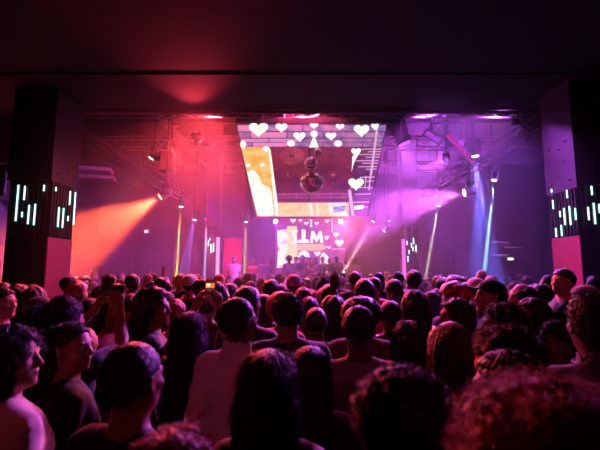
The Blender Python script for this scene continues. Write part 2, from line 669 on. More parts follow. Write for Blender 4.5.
truss((-6.6, 9.2, 5.95), (6.6, 9.2, 5.95), .42, 'nearest cross truss over the front edge of the overhead screen')
truss((-7, 12.2, 6.0), (7, 12.2, 6.0), .36, 'middle cross truss behind the overhead screen')
truss((-7, 15.2, 6.0), (7, 15.2, 6.0), .36, 'farthest cross truss over the back of the stage')
truss((-5.6, 8.7, 5.3), (-5.6, 17.8, 5.3), .34, 'truss running down the left side of the hall', m=STEEL)
truss((5.9, 8.7, 5.4), (5.9, 17.8, 5.4), .34, 'truss running down the right side of the hall', m=STEEL)
truss((-7.6, 8.7, 5.9), (-7.6, 17.8, 5.9), .3, 'outer truss above the left wall panels', m=STEEL)
for i, (u, d) in enumerate(((262, 9.14), (284, 9.3), (341, 9.3), (361, 9.14))):
    p = at(u, 122, 9.2)
    b = MB()
    b.tube([(p.x - .05, d, 5.32 + (d - 9.14) * -.5), (p.x, 9.2, 5.76)], .022, 8)
    b.tube([(p.x + .06, d, 5.32 + (d - 9.14) * -.5), (p.x + .02, 9.2, 5.76)], .012, 8)
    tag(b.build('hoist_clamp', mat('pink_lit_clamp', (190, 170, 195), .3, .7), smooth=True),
        ['leftmost', 'second from left', 'second from right', 'rightmost'][i] + ' of the clamps holding the screen to the truss', 'clamp', 'clamps of the screen')
# slanted roof purlins seen behind the cross truss
PUR = mat('purlin_grey', (96, 84, 104), .5, .3)
for i in range(6):
    b = MB()
    x = -7.5 + i * 3
    b.box((x, 8.6, 6.55), (x + .1, 17.9, 6.8))
    o = b.build('purlin', PUR)
    tag(o, ['first', 'second', 'third', 'fourth', 'fifth', 'sixth'][i] + ' roof purlin from the left under the high ceiling', 'purlin', 'roof purlins')
for i, y in enumerate((10.4, 11.6, 14.0)):
    b = MB()
    b.tube([(-9, y, 6.45), (9, y, 6.45)], .03, 8)
    tag(b.build('ceiling_pipe', PUR, smooth=True), ['nearest', 'middle', 'farthest'][i] + ' thin pipe across the high ceiling above the trusses', 'pipe', 'ceiling pipes')

# ------------------------------------------------------------------ moving lights
_base = MB()
_base.box((-.13, -.09, .19), (.13, .09, .3), bev=.015)
_base.box((-.03, -.03, .3), (.03, .03, .4))
_yoke = MB()
for s in (-1, 1):
    _yoke.box((s * .15 - .015, -.035, -.06), (s * .15 + .015, .035, .2), bev=.008)
_yoke.box((-.16, -.04, .17), (.16, .04, .2))
_head = MB()
_head.lathe([(.05, -.2), (.11, -.17), (.125, -.05), (.11, .06), (.13, .1), (.13, .17), (.1, .175)], 20)
PROTO = {}


def light(kind, name, col, power, parent=None):
    l = bpy.data.lights.new(name, kind)
    l.color = lin(col)
    l.energy = power * PW
    o = bpy.data.objects.new(name, l)
    COL.objects.link(o)
    return l, o


LENS = {}


def lamp(lab, u, v, d, tgt, col, power, ang, size=.03, blend=.35, lens=None, lk=6.0, scale=1.0, hang=True, name='moving_light', lr=.1, pos=None):
    """fixture whose lens stands at pixel (u, v), d metres away, aimed at world point tgt"""
    p = Vector(pos) if pos else at(u, v, d)
    tgt = Vector(tgt)
    dr = (tgt - p).normalized()
    off = .19 * scale
    piv = p - dr * off
    r = empty(name, piv)
    rz = math.atan2(dr.y, dr.x) - math.pi / 2
    if not PROTO:
        PROTO['b'] = _base.build('base', BLACKM, r)
        PROTO['y'] = _yoke.build('yoke', BLACKM, r)
        PROTO['h'] = _head.build('head', BLACKM, r, True)
        b_, y_, h_ = PROTO['b'], PROTO['y'], PROTO['h']
    else:
        b_, y_, h_ = [PROTO[k].copy() for k in 'byh']
        for c in (b_, y_, h_):
            COL.objects.link(c)
            c.parent = r
    b_.scale = y_.scale = h_.scale = (scale,) * 3
    b_.rotation_euler = y_.rotation_euler = (0, 0, rz)
    h_.rotation_mode = 'QUATERNION'
    h_.rotation_quaternion = dr.to_track_quat('Z', 'Y')
    b = MB()
    b.lathe([(lr * scale, 0), (lr * scale * .9, .02 * scale), (lr * scale * .5, .03 * scale)], 20)
    c = b.build('lens', emat('lens_%d_%d' % (u, v), lens or col, lk), r, True)
    c.rotation_mode = 'QUATERNION'
    c.rotation_quaternion = h_.rotation_quaternion.copy()
    c.location = dr * .176 * scale
    if hang:
        b = MB()
        b.tube([(0, 0, .38 * scale), (0, 0, H2 - .02 - piv.z)], .02, 6)
        b.build('drop_pipe', BLACKM, r)
    l, lo = light('SPOT', 'beam', col, power)
    l.spot_size = math.radians(ang)
    l.spot_blend = blend
    l.shadow_soft_size = size
    lo.parent = r
    lo.location = dr * (off + .06)
    lo.rotation_mode = 'QUATERNION'
    lo.rotation_quaternion = (-dr).to_track_quat('Z', 'Y')
    tag(r, lab, 'stage light', 'moving stage lights')
    return r


W3 = at
# orange wash throwing left
lamp('orange stage light throwing a wide beam to the left over the crowd', 160, 197, 11, W3(44, 262, 10.4), (255, 84, 48), 67500, 48, .05, .6, (255, 190, 110), 9)
lamp('small yellow-green stage light high on the left above the orange one', 151, 158.5, 11, W3(112, 206, 11), (205, 160, 80), 6240, 13, .04, .4, (235, 255, 210), 9, .8)
lamp('stage light with a thin yellow beam left of the white exit lamp beams', 181, 207, 14, W3(176.5, 272, 14), (235, 225, 70), 546000, 2.9, .02, .2, (255, 250, 190), 9, .8)
lamp('stage light with a soft blue cone between the yellow and the pale thin beams', 194.5, 220, 15, W3(181, 285, 14.6), (120, 120, 255), 14400, 15, .03, .4, (200, 205, 255), 9, .7)
lamp('stage light with a thin pale blue beam beside the distant left pillar', 207, 219, 14.6, W3(205, 276, 14.6), (150, 215, 255), 468000, 2.9, .02, .2, (225, 240, 255), 8, .7)
lamp('stage light with a thin yellow beam left of the back screen', 246, 222, 14.6, W3(244.3, 276, 14.6), (235, 215, 70), 436800, 2.9, .02, .2, (255, 245, 180), 8, .7)
lamp('violet stage light at the top left corner of the back screen', 275.5, 221.5, 15, W3(230, 285, 6), (200, 90, 255), 1512, 40, .04, .7, (255, 225, 255), 9, .7, lr=.12)
lamp('warm pink stage light at the top right corner of the back screen', 340.5, 221.5, 15, W3(385, 285, 7), (255, 120, 120), 5040, 46, .04, .6, (255, 225, 190), 10, .7, lr=.12)
lamp('stage light with a thin slanted white beam right of the back screen', 373, 221.5, 14, W3(349, 263, 14), (255, 190, 190), 483600, 2.9, .02, .2, (255, 230, 230), 6, .6)
lamp('stage light with a thin pink upright beam right of the slanted white beam', 389, 221, 15, W3(385, 262, 15), (255, 120, 220), 202800, 2.9, .02, .2, (255, 200, 240), 5, .6)
lamp('small stage light with a short tilted violet beam behind the slanted beam', 384, 231, 15, W3(366, 250, 15), (235, 120, 255), 4160, 2.9, .02, .3, (255, 220, 255), 8, .6)
lamp('stage light with a thin tilted pale beam left of the blue cone', 438.5, 206, 14, W3(425.5, 276, 14), (215, 205, 190), 374400, 2.9, .02, .2, (255, 220, 250), 6, .7)
lamp('large round black stage light with a violet beam beside the overhead screen', 405, 144, 10, W3(432, 210, 10), (170, 90, 255), 8400, 19, .06, .5, (190, 110, 255), 1.2, 1.7)
lamp('bright magenta stage light throwing a wide beam left under the blue one', 464, 193, 11, W3(330, 222, 11.5), (222, 96, 255), 29700, 42, .05, .6, (255, 225, 255), 10)
lamp('blue-white stage light with a broad blue cone on the right', 475, 156.5, 10.5, W3(487, 280, 10.8), (100, 108, 255), 57600, 18, .05, .4, (235, 240, 255), 10, 1.0)
lamp('stage light with a thin cyan beam crossing the blue cone', 494, 180.5, 12, W3(484, 276, 12), (140, 205, 255), 624000, 2.9, .02, .2, (220, 245, 255), 8, .8)
# wash lights added among the trusses beyond the low ceiling to light the crowd
lamp('unseen red wash light above the nearest truss left of the overhead screen', 201, 0, 0, (-2.2, 2.8, .8), (255, 62, 74), 11000, 64, .12, .9, (160, 30, 50), .4, 1.0, pos=(-2.4, 9.8, 6.3))
lamp('added crimson wash light high behind the left truss', 202, 0, 0, (-3.2, 12.0, 0), (255, 66, 84), 4500, 90, .12, .9, (160, 30, 50), .4, 1.0, pos=(-3.8, 11.2, 6.2))
lamp('added pink backlight high up behind the left half of the middle truss', 206, 0, 0, (-2.2, 5.0, 1.2), (255, 84, 130), 6050, 58, .12, .9, (200, 60, 90), .5, 1.0, pos=(-2.7, 12.8, 6.1))
lamp('added violet wash light above the nearest truss right of the overhead screen', 203, 0, 0, (3.0, 3.0, 1.0), (200, 84, 255), 4860, 80, .12, .9, (120, 60, 170), .4, 1.0, pos=(3.4, 9.8, 6.3))
lamp('added violet backlight high up behind the right half of the middle truss', 207, 0, 0, (2.4, 5.0, 1.2), (220, 96, 255), 6500, 58, .12, .9, (180, 80, 220), .5, 1.0, pos=(3.5, 12.8, 6.1))
lamp('added indigo wash light high behind the right truss', 204, 0, 0, (6.4, 11.5, 0), (110, 76, 255), 525, 90, .12, .9, (120, 60, 170), .4, 1.0, pos=(6.6, 11.2, 6.2))
lamp('added rose wash light above the middle of the nearest truss', 205, 0, 0, (.2, 2.0, 1.2), (255, 80, 140), 7839, 80, .12, .9, (160, 40, 90), .4, 1.0, pos=(.1, 9.8, 6.3))
lamp('added violet wash light far right above the nearest truss', 208, 0, 0, (-1.2, 2.6, 1.2), (215, 110, 255), 3750, 46, .1, .8, (190, 120, 255), .5, .8, pos=(5.6, 9.8, 6.3))  # side lamp added to light the faces turned right
# unseen fill lights added under the low ceiling to light the crowd's backs
for x, c, w in ((-2.4, (255, 84, 120), 'rose'), (2.6, (255, 84, 150), 'crimson')):
    r = lamp(w + ' fill light added under the low ceiling, out of view', 300 + int(x * 10), 0, 0, (x * .6, 5.0, 1.0), c, 72, 70, .1, .9, c, .5, 1.0, hang=False, pos=(x, -1.6, 4.85))

lamp('small red light left of the overhead screen tilted up at the low ceiling', 196, 137, 8.8, (-2.0, 5.2, 5.7), (255, 60, 84), 360, 66, .06, .9, (160, 40, 60), .3, .8)
lamp('narrow red light added on the left to rim the nearest heads on the right', 172, 150, 11.6, (.35, .9, 1.7), (255, 70, 70), 8000, 11, .06, .8, (200, 60, 60), .5, .7)  # lamp added to put a red rim on the nearest hair
lamp('narrow violet light added on the right to light the nearest heads on the left', 446, 160, 11.6, (-.75, 1.6, 1.7), (210, 96, 255), 9000, 12, .06, .8, (180, 110, 255), .5, .7)  # lamp added to brighten the nearest faces at left
# ------------------------------------------------------------------ figures: distance fields -> one closed skin
def axis(segs):
    """grid line positions: [(start, end, step), ...]"""
    out = []
    for a, b, s in segs:
        n = max(1, int(round((b - a) / s)))
        out += [a + (b - a) * i / n for i in range(n)]
    out.append(segs[-1][1])
    return np.array(out, dtype=np.float32)


class Field:
    def __init__(self, xs, ys, zs):
        self.ax = (xs, ys, zs)
        self.F = np.full((len(xs), len(ys), len(zs)), .5, dtype=np.float32)

    def sub(self, lo, hi, pad):
        sl = []
        for i in range(3):
            a = max(0, int(np.searchsorted(self.ax[i], lo[i] - pad)) - 1)
            b = min(len(self.ax[i]), int(np.searchsorted(self.ax[i], hi[i] + pad)) + 1)
            if b <= a:
                return None
            sl.append(slice(a, b))
        return tuple(sl)

    def grid(self, sl):
        return (self.ax[0][sl[0]][:, None, None], self.ax[1][sl[1]][None, :, None], self.ax[2][sl[2]][None, None, :])

    def put(self, fn, lo, hi, k=.02, op='u'):
        sl = self.sub(lo, hi, .07 if op == 'u' else .04)
        if sl is None:
            return
        d = fn(*self.grid(sl))
        a = self.F[sl]
        if op == 'u':
            h = np.clip(.5 + .5 * (a - d) / k, 0, 1)
            self.F[sl] = a + (d - a) * h - k * h * (1 - h)
        else:                        # subtract
            d = -d
            h = np.clip(.5 - .5 * (a - d) / k, 0, 1)
            self.F[sl] = a + (d - a) * h + k * h * (1 - h)

    def cap(self, a, b, ra, rb, k=.02, op='u'):
        a, b = np.array(a, float), np.array(b, float)
        r = max(ra, rb)
        self.put(lambda X, Y, Z: f_cap(X, Y, Z, a, b, ra, rb), np.minimum(a, b) - r, np.maximum(a, b) + r, k, op)

    def ell(self, c, r, k=.02, op='u'):
        c, r = np.array(c, float), np.array(r, float)
        self.put(lambda X, Y, Z: f_ell(X, Y, Z, c, r), c - r, c + r, k, op)

    def mesh(self):
        return surface_nets(self.F, self.ax)


def f_cap(X, Y, Z, a, b, ra, rb):
    ba = b - a
    L = float(ba.dot(ba)) + 1e-9
    px, py, pz = X - a[0], Y - a[1], Z - a[2]
    t = np.clip((px * ba[0] + py * ba[1] + pz * ba[2]) / L, 0, 1)
    return np.sqrt((px - t * ba[0]) ** 2 + (py - t * ba[1]) ** 2 + (pz - t * ba[2]) ** 2) - (ra + (rb - ra) * t)


def f_ell(X, Y, Z, c, r):
    x, y, z = (X - c[0]), (Y - c[1]), (Z - c[2])
    k0 = np.sqrt((x / r[0]) ** 2 + (y / r[1]) ** 2 + (z / r[2]) ** 2)
    k1 = np.sqrt((x / r[0] ** 2) ** 2 + (y / r[1] ** 2) ** 2 + (z / r[2] ** 2) ** 2) + 1e-6
    return k0 * (k0 - 1) / k1


def surface_nets(F, ax):
    nx, ny, nz = F.shape
    S = F < 0
    c8 = [S[i:nx - 1 + i, j:ny - 1 + j, k:nz - 1 + k] for i in (0, 1) for j in (0, 1) for k in (0, 1)]
    s = sum(c.astype(np.int8) for c in c8)
    act = (s > 0) & (s < 8)
    idx = np.full(act.shape, -1, dtype=np.int64)
    cells = np.argwhere(act)
    idx[act] = np.arange(len(cells))
    acc = np.zeros((len(cells), 3), dtype=np.float64)
    cnt = np.zeros(len(cells))
    I, J, K = cells.T
    for axn in range(3):
        for p in (0, 1):
            for q in (0, 1):
                o = [0, 0, 0]
                o[(axn + 1) % 3] = p
                o[(axn + 2) % 3] = q
                e = [0, 0, 0]
                e[axn] = 1
                f0 = F[I + o[0], J + o[1], K + o[2]]
                f1 = F[I + o[0] + e[0], J + o[1] + e[1], K + o[2] + e[2]]
                m = (f0 < 0) != (f1 < 0)
                t = f0 / np.where(np.abs(f0 - f1) < 1e-9, 1e-9, f0 - f1)
                pt = np.stack([I + o[0], J + o[1], K + o[2]], 1).astype(np.float64)
                pt[:, axn] += t
                acc[m] += pt[m]
                cnt[m] += 1
    P = acc / cnt[:, None]
    V = np.stack([np.interp(P[:, i], np.arange(len(ax[i])), ax[i]) for i in range(3)], 1)
    faces = []
    for axn in range(3):
        a1, a2 = (axn + 1) % 3, (axn + 2) % 3
        sl0 = [slice(None)] * 3
        sl1 = [slice(None)] * 3
        sl0[axn] = slice(0, -1)
        sl1[axn] = slice(1, None)
        A, B = S[tuple(sl0)], S[tuple(sl1)]
        cr = A != B
        E = np.argwhere(cr)
        ok = (E[:, a1] > 0) & (E[:, a2] > 0) & (E[:, a1] < F.shape[a1] - 1) & (E[:, a2] < F.shape[a2] - 1)
        E = E[ok]
        ins = A[tuple(E.T)]
        d1 = np.zeros(3, int)
        d1[a1] = 1
        d2 = np.zeros(3, int)
        d2[a2] = 1
        q = [idx[tuple((E - x).T)] for x in (d1 + d2, d2, 0 * d1, d1)]
        Q = np.stack(q, 1)
        Q[~ins] = Q[~ins][:, ::-1]
        faces.append(Q)
    Fc = np.concatenate(faces)
    Fc = Fc[(Fc >= 0).all(1)]
    return V, Fc


def to_mesh(name, V, Fc, mats, mi=None):
    me = bpy.data.meshes.new(name)
    n, m = len(V), len(Fc)
    me.vertices.add(n)
    me.vertices.foreach_set('co', np.asarray(V, dtype=np.float32).ravel())
    me.loops.add(m * 4)
    me.loops.foreach_set('vertex_index', np.asarray(Fc, dtype=np.int32).ravel())
    me.polygons.add(m)
    me.polygons.foreach_set('loop_start', np.arange(0, m * 4, 4, dtype=np.int32))
    for x in mats:
        me.materials.append(x)
    me.polygons.foreach_set('use_smooth', np.ones(m, dtype=bool))
    if mi is not None:
        me.polygons.foreach_set('material_index', np.asarray(mi, dtype=np.int32))
    me.update(calc_edges=True)
    return me


# ---- materials of people
SKIN = [mat('skin_%d' % i, c, .55, noise=.08, nscale=20, spec=.35) for i, c in enumerate(((188, 132, 108), (150, 98, 74), (104, 66, 48), (72, 44, 34), (208, 160, 136)))]
LIPS = mat('lips', (122, 66, 60), .4)
EYEW = mat('eye_white', (225, 218, 212), .2)
HAIRM = {k: mat('hair_' + k, c, .5, noise=.35, nscale=60, bump=1.0, spec=.45) for k, c in
         dict(black=(18, 14, 15), brown=(46, 28, 20), auburn=(132, 58, 38), blond=(150, 112, 66), grey=(120, 112, 112), lime=(150, 190, 40)).items()}
PIV = np.array((0.0, 0.0, 1.53))


def head_field(FX, fine):
    """head in its own axes, pivot at the neck top; face towards +y. FX(fn, lo, hi, k, op)"""
    E = lambda c, r, k=.02, op='u': FX('e', c, r, k, op)
    C = lambda a, b, ra, rb, k=.02, op='u': FX('c', (a, b), (ra, rb), k, op)
    E((0, -.012, .128), (.077, .096, .090), .03)
    E((0, .028, .075), (.062, .066, .078), .03)
    E((0, .045, .03), (.050, .050, .042), .03)
    E((0, .078, .006), (.022, .020, .016), .02)
    if not fine:
        C((0, .088, .10), (0, .108, .074), .010, .015, .012)
        for s in (-1, 1):
            E((s * .080, -.004, .095), (.012, .020, .032), .012)
        return
    C((-.036, .074, .122), (.036, .074, .122), .016, .016, .02)
    for s in (-1, 1):
        E((s * .046, .062, .082), (.022, .022, .020), .02)
        E((s * .032, .098, .108), (.019, .016, .013), .012, 's')
        E((s * .031, .0735, .108), (.0135, .0135, .0115), .004)
    C((0, .080, .118), (0, .106, .080), .010, .0135, .012)
    for s in (-1, 1):
        E((s * .011, .099, .073), (.009, .010, .008), .006)
        C((s * .077, -.012, .118), (s * .079, -.002, .072), .014, .011, .010)
        E((s * .092, .000, .098), (.008, .010, .018), .006, 's')
    E((0, .090, .052), (.023, .014, .007), .006)
    E((0, .088, .040), (.020, .013, .008), .006)


HANDCACHE = {}


def hand_mesh(curl, st):
    key = (curl, st)
    if key in HANDCACHE:
        return HANDCACHE[key]
    F = Field(axis([(-.06, .085, st)]), axis([(-.03, .10, st)]), axis([(-.03, .21, st)]))
    F.cap((0, 0, -.02), (0, 0, .01), .024, .024, .02)
    F.cap((0, 0, .0), (0, 0, .03), .022, .022, .02)
    for x, z, L in ((-.031, .078, .052), (-.011, .088, .068), (.010, .090, .076), (.030, .086, .066)):
        F.cap((x * .5, 0, .015), (x, 0, z), .015, .0125, .014)
        p = np.array((x, 0, z))
        a = curl * .45
        r = .0092
        for q, f in enumerate((.45, .31, .24)):
            d = np.array((x * 1.2, math.sin(a), math.cos(a)))
            d /= np.linalg.norm(d)
            n = p + d * L * f * 1.12
            F.cap(p, n, r, r * .93, .005)
            p, r = n, r * .93
            a += curl
    F.cap((.014, .002, .016), (.040, .012, .048), .015, .012, .012)
    F.cap((.040, .012, .048), (.054, .020 + .02 * curl, .076), .0115, .0105, .005)
    F.cap((.054, .020 + .02 * curl, .076), (.055, .028 + .04 * curl, .100), .0105, .009, .005)
    HANDCACHE[key] = F.mesh()
    return HANDCACHE[key]


def V3(*a):
    return np.array(a, float)


def arms_of(pose, sw, s, seed=0):
    """elbow, wrist, hand direction, palm normal for side s"""
    if pose == 'down':
        return V3(s * (sw + .045), -.03, 1.13), V3(s * (sw + .035), .05, .885), V3(0, .15, -1), V3(-s, .1, 0), .45
    if pose == 'front':
        return V3(s * (sw + .035), .02, 1.14), V3(s * .10, .25, 1.18), V3(-s * .5, .6, .55), V3(-s * .6, 0, 0.3), .7
    if pose == 'up':
        return V3(s * (sw + .07), .16, 1.50), V3(s * (sw + .03), .22, 1.755), V3(-s * .1, .05, 1), V3(-s * .2, 1, 0), .25
    if pose == 'high':
        return V3(s * (sw + .03), .10, 1.64), V3(s * (sw - .02), .14, 1.90), V3(-s * .1, .05, 1), V3(0, 1, 0), .15
    if pose == 'phone':
        return V3(s * (sw + .035), .22, 1.43), V3(s * .085, .36, 1.645), V3(-s * .35, .25, 1), V3(-s * .7, .7, 0), .6
    if pose == 'phonehigh':
        return V3(s * (sw + .05), .20, 1.50), V3(s * .09, .33, 1.74), V3(-s * .3, .2, 1), V3(-s * .7, .7, 0), .6
    raise ValueError(pose)


def body_mesh(sex, fat, poseL, poseR, yaw, pitch, fine):
    """one closed skin from crown to toes. fine 0 = far, 1 = middle, 2 = near"""
    sw = (.178 if sex == 'm' else .158) * (1 + .25 * (fat - 1))
    hs, bs, ls = ((.0115, .026, .04), (.0075, .02, .035), (.005, .015, .03))[fine]
    wide = sw + .16
    fw = .38 if any('p' in p or p in ('high', 'front') for p in (poseL, poseR)) else .16
    zt = 1.78 if not any(p in ('up', 'high', 'phonehigh') for p in (poseL, poseR)) else 1.98
    F = Field(axis([(-wide, -.12, bs), (-.12, .12, hs), (.12, wide, bs)]),
              axis([(-.2, -.12, bs), (-.12, .13, hs), (.13, max(fw, .2), bs)]),
              axis([(-.02, .86, ls), (.86, 1.42, bs), (1.42, 1.78, hs)] + ([(1.78, zt, bs)] if zt > 1.78 else [])))
    # legs
    for s in (-1, 1):
        F.cap((s * .095, 0, .90), (s * .10, .012, .50), .088 * fat, .056, .03)
        F.cap((s * .10, .012, .50), (s * .105, -.02, .09), .054, .038, .02)
        F.ell((s * .102, -.03, .36), (.048, .055, .12), .03)
        F.cap((s * .105, -.035, .04), (s * .12, .15, .028), .036, .028, .03)
    # trunk
    fm = sex == 'f'
    F.ell((0, 0, .96), ((.175 if fm else .160) * fat, .115 * fat, .12), .04)
    F.ell((0, 0, 1.12), ((.122 if fm else .140) * fat, .095 * fat, .15), .05)
    F.ell((0, .005, 1.30), ((.142 if fm else .165) * fat, .108 * fat, .155), .05)
    if fm:
        for s in (-1, 1):
            F.ell((s * .07, .085, 1.27), (.055, .05, .055), .03)
    F.cap((-sw + .02, -.005, 1.405), (sw - .02, -.005, 1.405), .053, .053, .05)
    for s in (-1, 1):
        F.cap((0, -.015, 1.47), (s * .12, -.012, 1.425), .04, .04, .04)
    nr = .049 if fm else .057
    F.cap((0, -.012, 1.42), (0, 0, 1.57), nr + .003, nr, .03)
    # arms
    hands = []
    for s, pose in ((-1, poseL), (1, poseR)):
        e, w, hd, pn, curl = arms_of(pose, sw, s)
        sh = V3(s * sw, -.005, 1.395)
        F.cap(sh, e, .050, .037, .03)
        m = e + (w - e) * .3
        F.cap(e, m, .036, .037, .015)
        F.cap(m, w, .037, .025, .015)
        hands.append((s, w, hd, pn, curl))
    # head, turned on the neck
    Rm = np.array(Euler((-pitch, 0, -yaw)).to_matrix())

    def FX(kind, a, b, k, op):
        if kind == 'e':
            c = PIV + Rm @ np.array(a)
            rr = max(b)

            def fn(X, Y, Z):
                p = [X - PIV[0], Y - PIV[1], Z - PIV[2]]
                q = [Rm[0][i] * p[0] + Rm[1][i] * p[1] + Rm[2][i] * p[2] for i in range(3)]
                return f_ell(q[0], q[1], q[2], np.array(a), np.array(b))
            F.put(fn, c - rr, c + rr, k, op)
        else:
            p0, p1 = PIV + Rm @ np.array(a[0]), PIV + Rm @ np.array(a[1])
            F.cap(p0, p1, b[0], b[1], k, op)
    head_field(FX, fine > 0)
    V, Fc = F.mesh()
    # hands grown on the wrists
    Vs, Fs = [V], [Fc]
    n0 = len(V)
    for s, w, hd, pn, curl in hands:
        hv, hf = hand_mesh(curl, .0075 if fine == 0 else .0055)
        z = hd / np.linalg.norm(hd)
        y = pn - z * pn.dot(z)
        y /= np.linalg.norm(y)
        x = np.cross(y, z)
        hv = hv.copy()
        hf = hf.copy()
        # thumb points to the body's middle / up
        want = V3(-s, .3, .4) if pn[1] > .3 else V3(0, 1, .6)
        if x.dot(want) < 0:
            hv[:, 0] *= -1
            hf = hf[:, ::-1]
        hv = w + hv[:, :1] * x + hv[:, 1:2] * y + hv[:, 2:3] * z
        Vs.append(hv)
        Fs.append(hf + n0)
        n0 += len(hv)
    V = np.concatenate(Vs)
    Fc = np.concatenate(Fs)
    C = V[Fc].mean(1)
    q = (C - PIV) @ Rm
    mi = np.zeros(len(Fc), int)
    if fine:
        lips = (np.abs(q[:, 0]) < .023) & (q[:, 1] > .088) & (q[:, 2] > .032) & (q[:, 2] < .058)
        mi[lips] = 1
        for s in (-1, 1):
            d = np.linalg.norm(q - np.array((s * .031, .0745, .108)), axis=1)
            ew = (d < .0150) & (q[:, 1] > .081) & (np.abs(q[:, 2] - .108) < .0065)
            mi[ew] = 2
            ir = ew & (np.hypot(q[:, 0] - s * .031, q[:, 2] - .108) < .0065)
            mi[ir] = 3
            br = (np.abs(q[:, 0] - s * .034) < .022) & (q[:, 1] > .07) & (np.abs(q[:, 2] - .131 + .15 * np.abs(np.abs(q[:, 0]) - .03)) < .0045)
            mi[br] = 3
    me = to_mesh('body', V, Fc, [SKIN[0], LIPS, EYEW, HAIRM['black']], mi)
    return me, sw


def noise3(X, Y, Z, f, s=0.0):
    return (np.sin(X * f + 1.3 * s + 2.1 * np.sin(Y * f * .7 + s)) + np.sin(Y * f * 1.1 + 2.7 * s + 1.7 * np.sin(Z * f * .8)) + np.sin(Z * f * .9 + s + 1.9 * np.sin(X * f * .9 + s))) / 3


def shirt_mesh(sex, fat, poseL, poseR, kind, fine, hem=.86):
    sw = (.178 if sex == 'm' else .158) * (1 + .25 * (fat - 1))
    fm = sex == 'f'
    st = (.022, .014, .009)[fine]
    wide = sw + .17
    fw = .40 if any('p' in p or p in ('high', 'front') for p in (poseL, poseR)) else .2
    zt = 1.56 if not any(p in ('up', 'high', 'phonehigh', 'phone') for p in (poseL, poseR)) else 1.95
    F = Field(axis([(-wide, wide, st)]), axis([(-.2, fw, st)]), axis([(hem - .04, 1.36, st * 1.4), (1.36, zt, st)]))
    g = .013 + (.004 if kind in ('hoodie', 'jacket') else 0)
    F.ell((0, 0, .93), ((.187 if fm else .177) * fat + g, .127 * fat + g, .34), .04)
    F.ell((0, 0, 1.12), ((.134 if fm else .154) * fat + g, .104 * fat + g, .20), .06)
    F.ell((0, .005, 1.30), ((.146 if fm else .170) * fat + g, .110 * fat + g, .16), .05)
    if fm:
        for q in (-1, 1):
            F.ell((q * .066, .085, 1.268), (.068, .066, .068), .035)
    x0 = sw - .02 if kind != 'tank' else sw - .05
    F.cap((-x0, -.005, 1.403), (x0, -.005, 1.403), .053 + g * .8, .053 + g * .8, .05)
    for s in (-1, 1):
        F.cap((0, -.015, 1.462), (s * .12, -.012, 1.42), .04 + g * .5, .04 + g, .04)
    for s, pose in ((-1, poseL), (1, poseR)):
        e, w, hd, pn, curl = arms_of(pose, sw, s)
        sh = V3(s * sw, -.005, 1.395)
        if kind == 'tank':
            continue
        if kind == 'tee':
            F.cap(sh, sh + (e - sh) * .62, .052 + g, .050 + g, .03)
        else:
            F.cap(sh, e, .052 + g, .042 + g, .03)
            F.cap(e, w - (w - e) * .06, .042 + g, .030 + g, .02)
    if kind in ('hoodie',):
        F.ell((0, -.085, 1.44), (.085, .05, .06), .02)
    if kind in ('shirt', 'jacket', 'hoodie'):
        F.cap((0, -.012, 1.45), (0, -.004, 1.505 if kind != 'hoodie' else 1.48), .078, .074, .012)
    # neck opening, hem and folds
    F.cap((0, -.012, 1.45), (0, .01, 1.62), .060, .066, .006, 's')
    if kind == 'tank':
        F.cap((0, .09, 1.44), (0, .10, 1.60), .085, .10, .01, 's')
        F.cap((0, -.10, 1.47), (0, -.12, 1.62), .075, .10, .01, 's')
    X, Y, Z = F.grid((slice(None),) * 3)
    F.F += (.0042 * noise3(X, Y, Z * .45, 34, 1.0) + .0020 * noise3(X, Y, Z, 80, 2.0)).astype(np.float32)
    if kind != 'tank':     # creases running from the armpits and gathering at the waist
        F.F += (.0045 * np.sin(70 * (Z - 1.2) + 55 * np.abs(X) + 4 * np.sin(9 * X + 5 * Y)) * np.clip((np.abs(X) - .05) * 9, 0, 1) * np.clip((1.42 - Z) * 9, 0, 1)).astype(np.float32)
    F.F = np.maximum(F.F, (hem - Z + .006 * np.sin(X * 30)).astype(np.float32))
    V, Fc = F.mesh()
    return to_mesh('shirt', V, Fc, [BLACK])


def trouser_mesh(sex, fat, fine):
    st = (.028, .02, .016)[fine]
    fm = sex == 'f'
    F = Field(axis([(-.25, .25, st)]), axis([(-.2, .26, st)]), axis([(-.03, .14, .016), (.14, 1.06, st * 1.6)]))
    for s in (-1, 1):
        F.cap((s * .095, 0, .90), (s * .10, .012, .50), .098 * fat, .070, .03)
        F.cap((s * .10, .012, .50), (s * .105, -.02, .10), .068, .062, .02)
        F.ell((s * .102, -.03, .36), (.066, .072, .16), .03)
        F.cap((s * .105, -.045, .045), (s * .12, .165, .036), .045, .038, .02)
    F.ell((0, 0, .96), ((.178 if fm else .164) * fat + .006, .118 * fat + .006, .125), .04)
    X, Y, Z = F.grid((slice(None),) * 3)
    F.F = np.maximum(F.F, (Z - 1.0).astype(np.float32))
    F.F = np.maximum(F.F, (-Z).astype(np.float32))
    V, Fc = F.mesh()
    mi = (V[Fc].mean(1)[:, 2] < .085).astype(int)
    return to_mesh('trousers', V, Fc, [BLACK, BLACKM], mi)


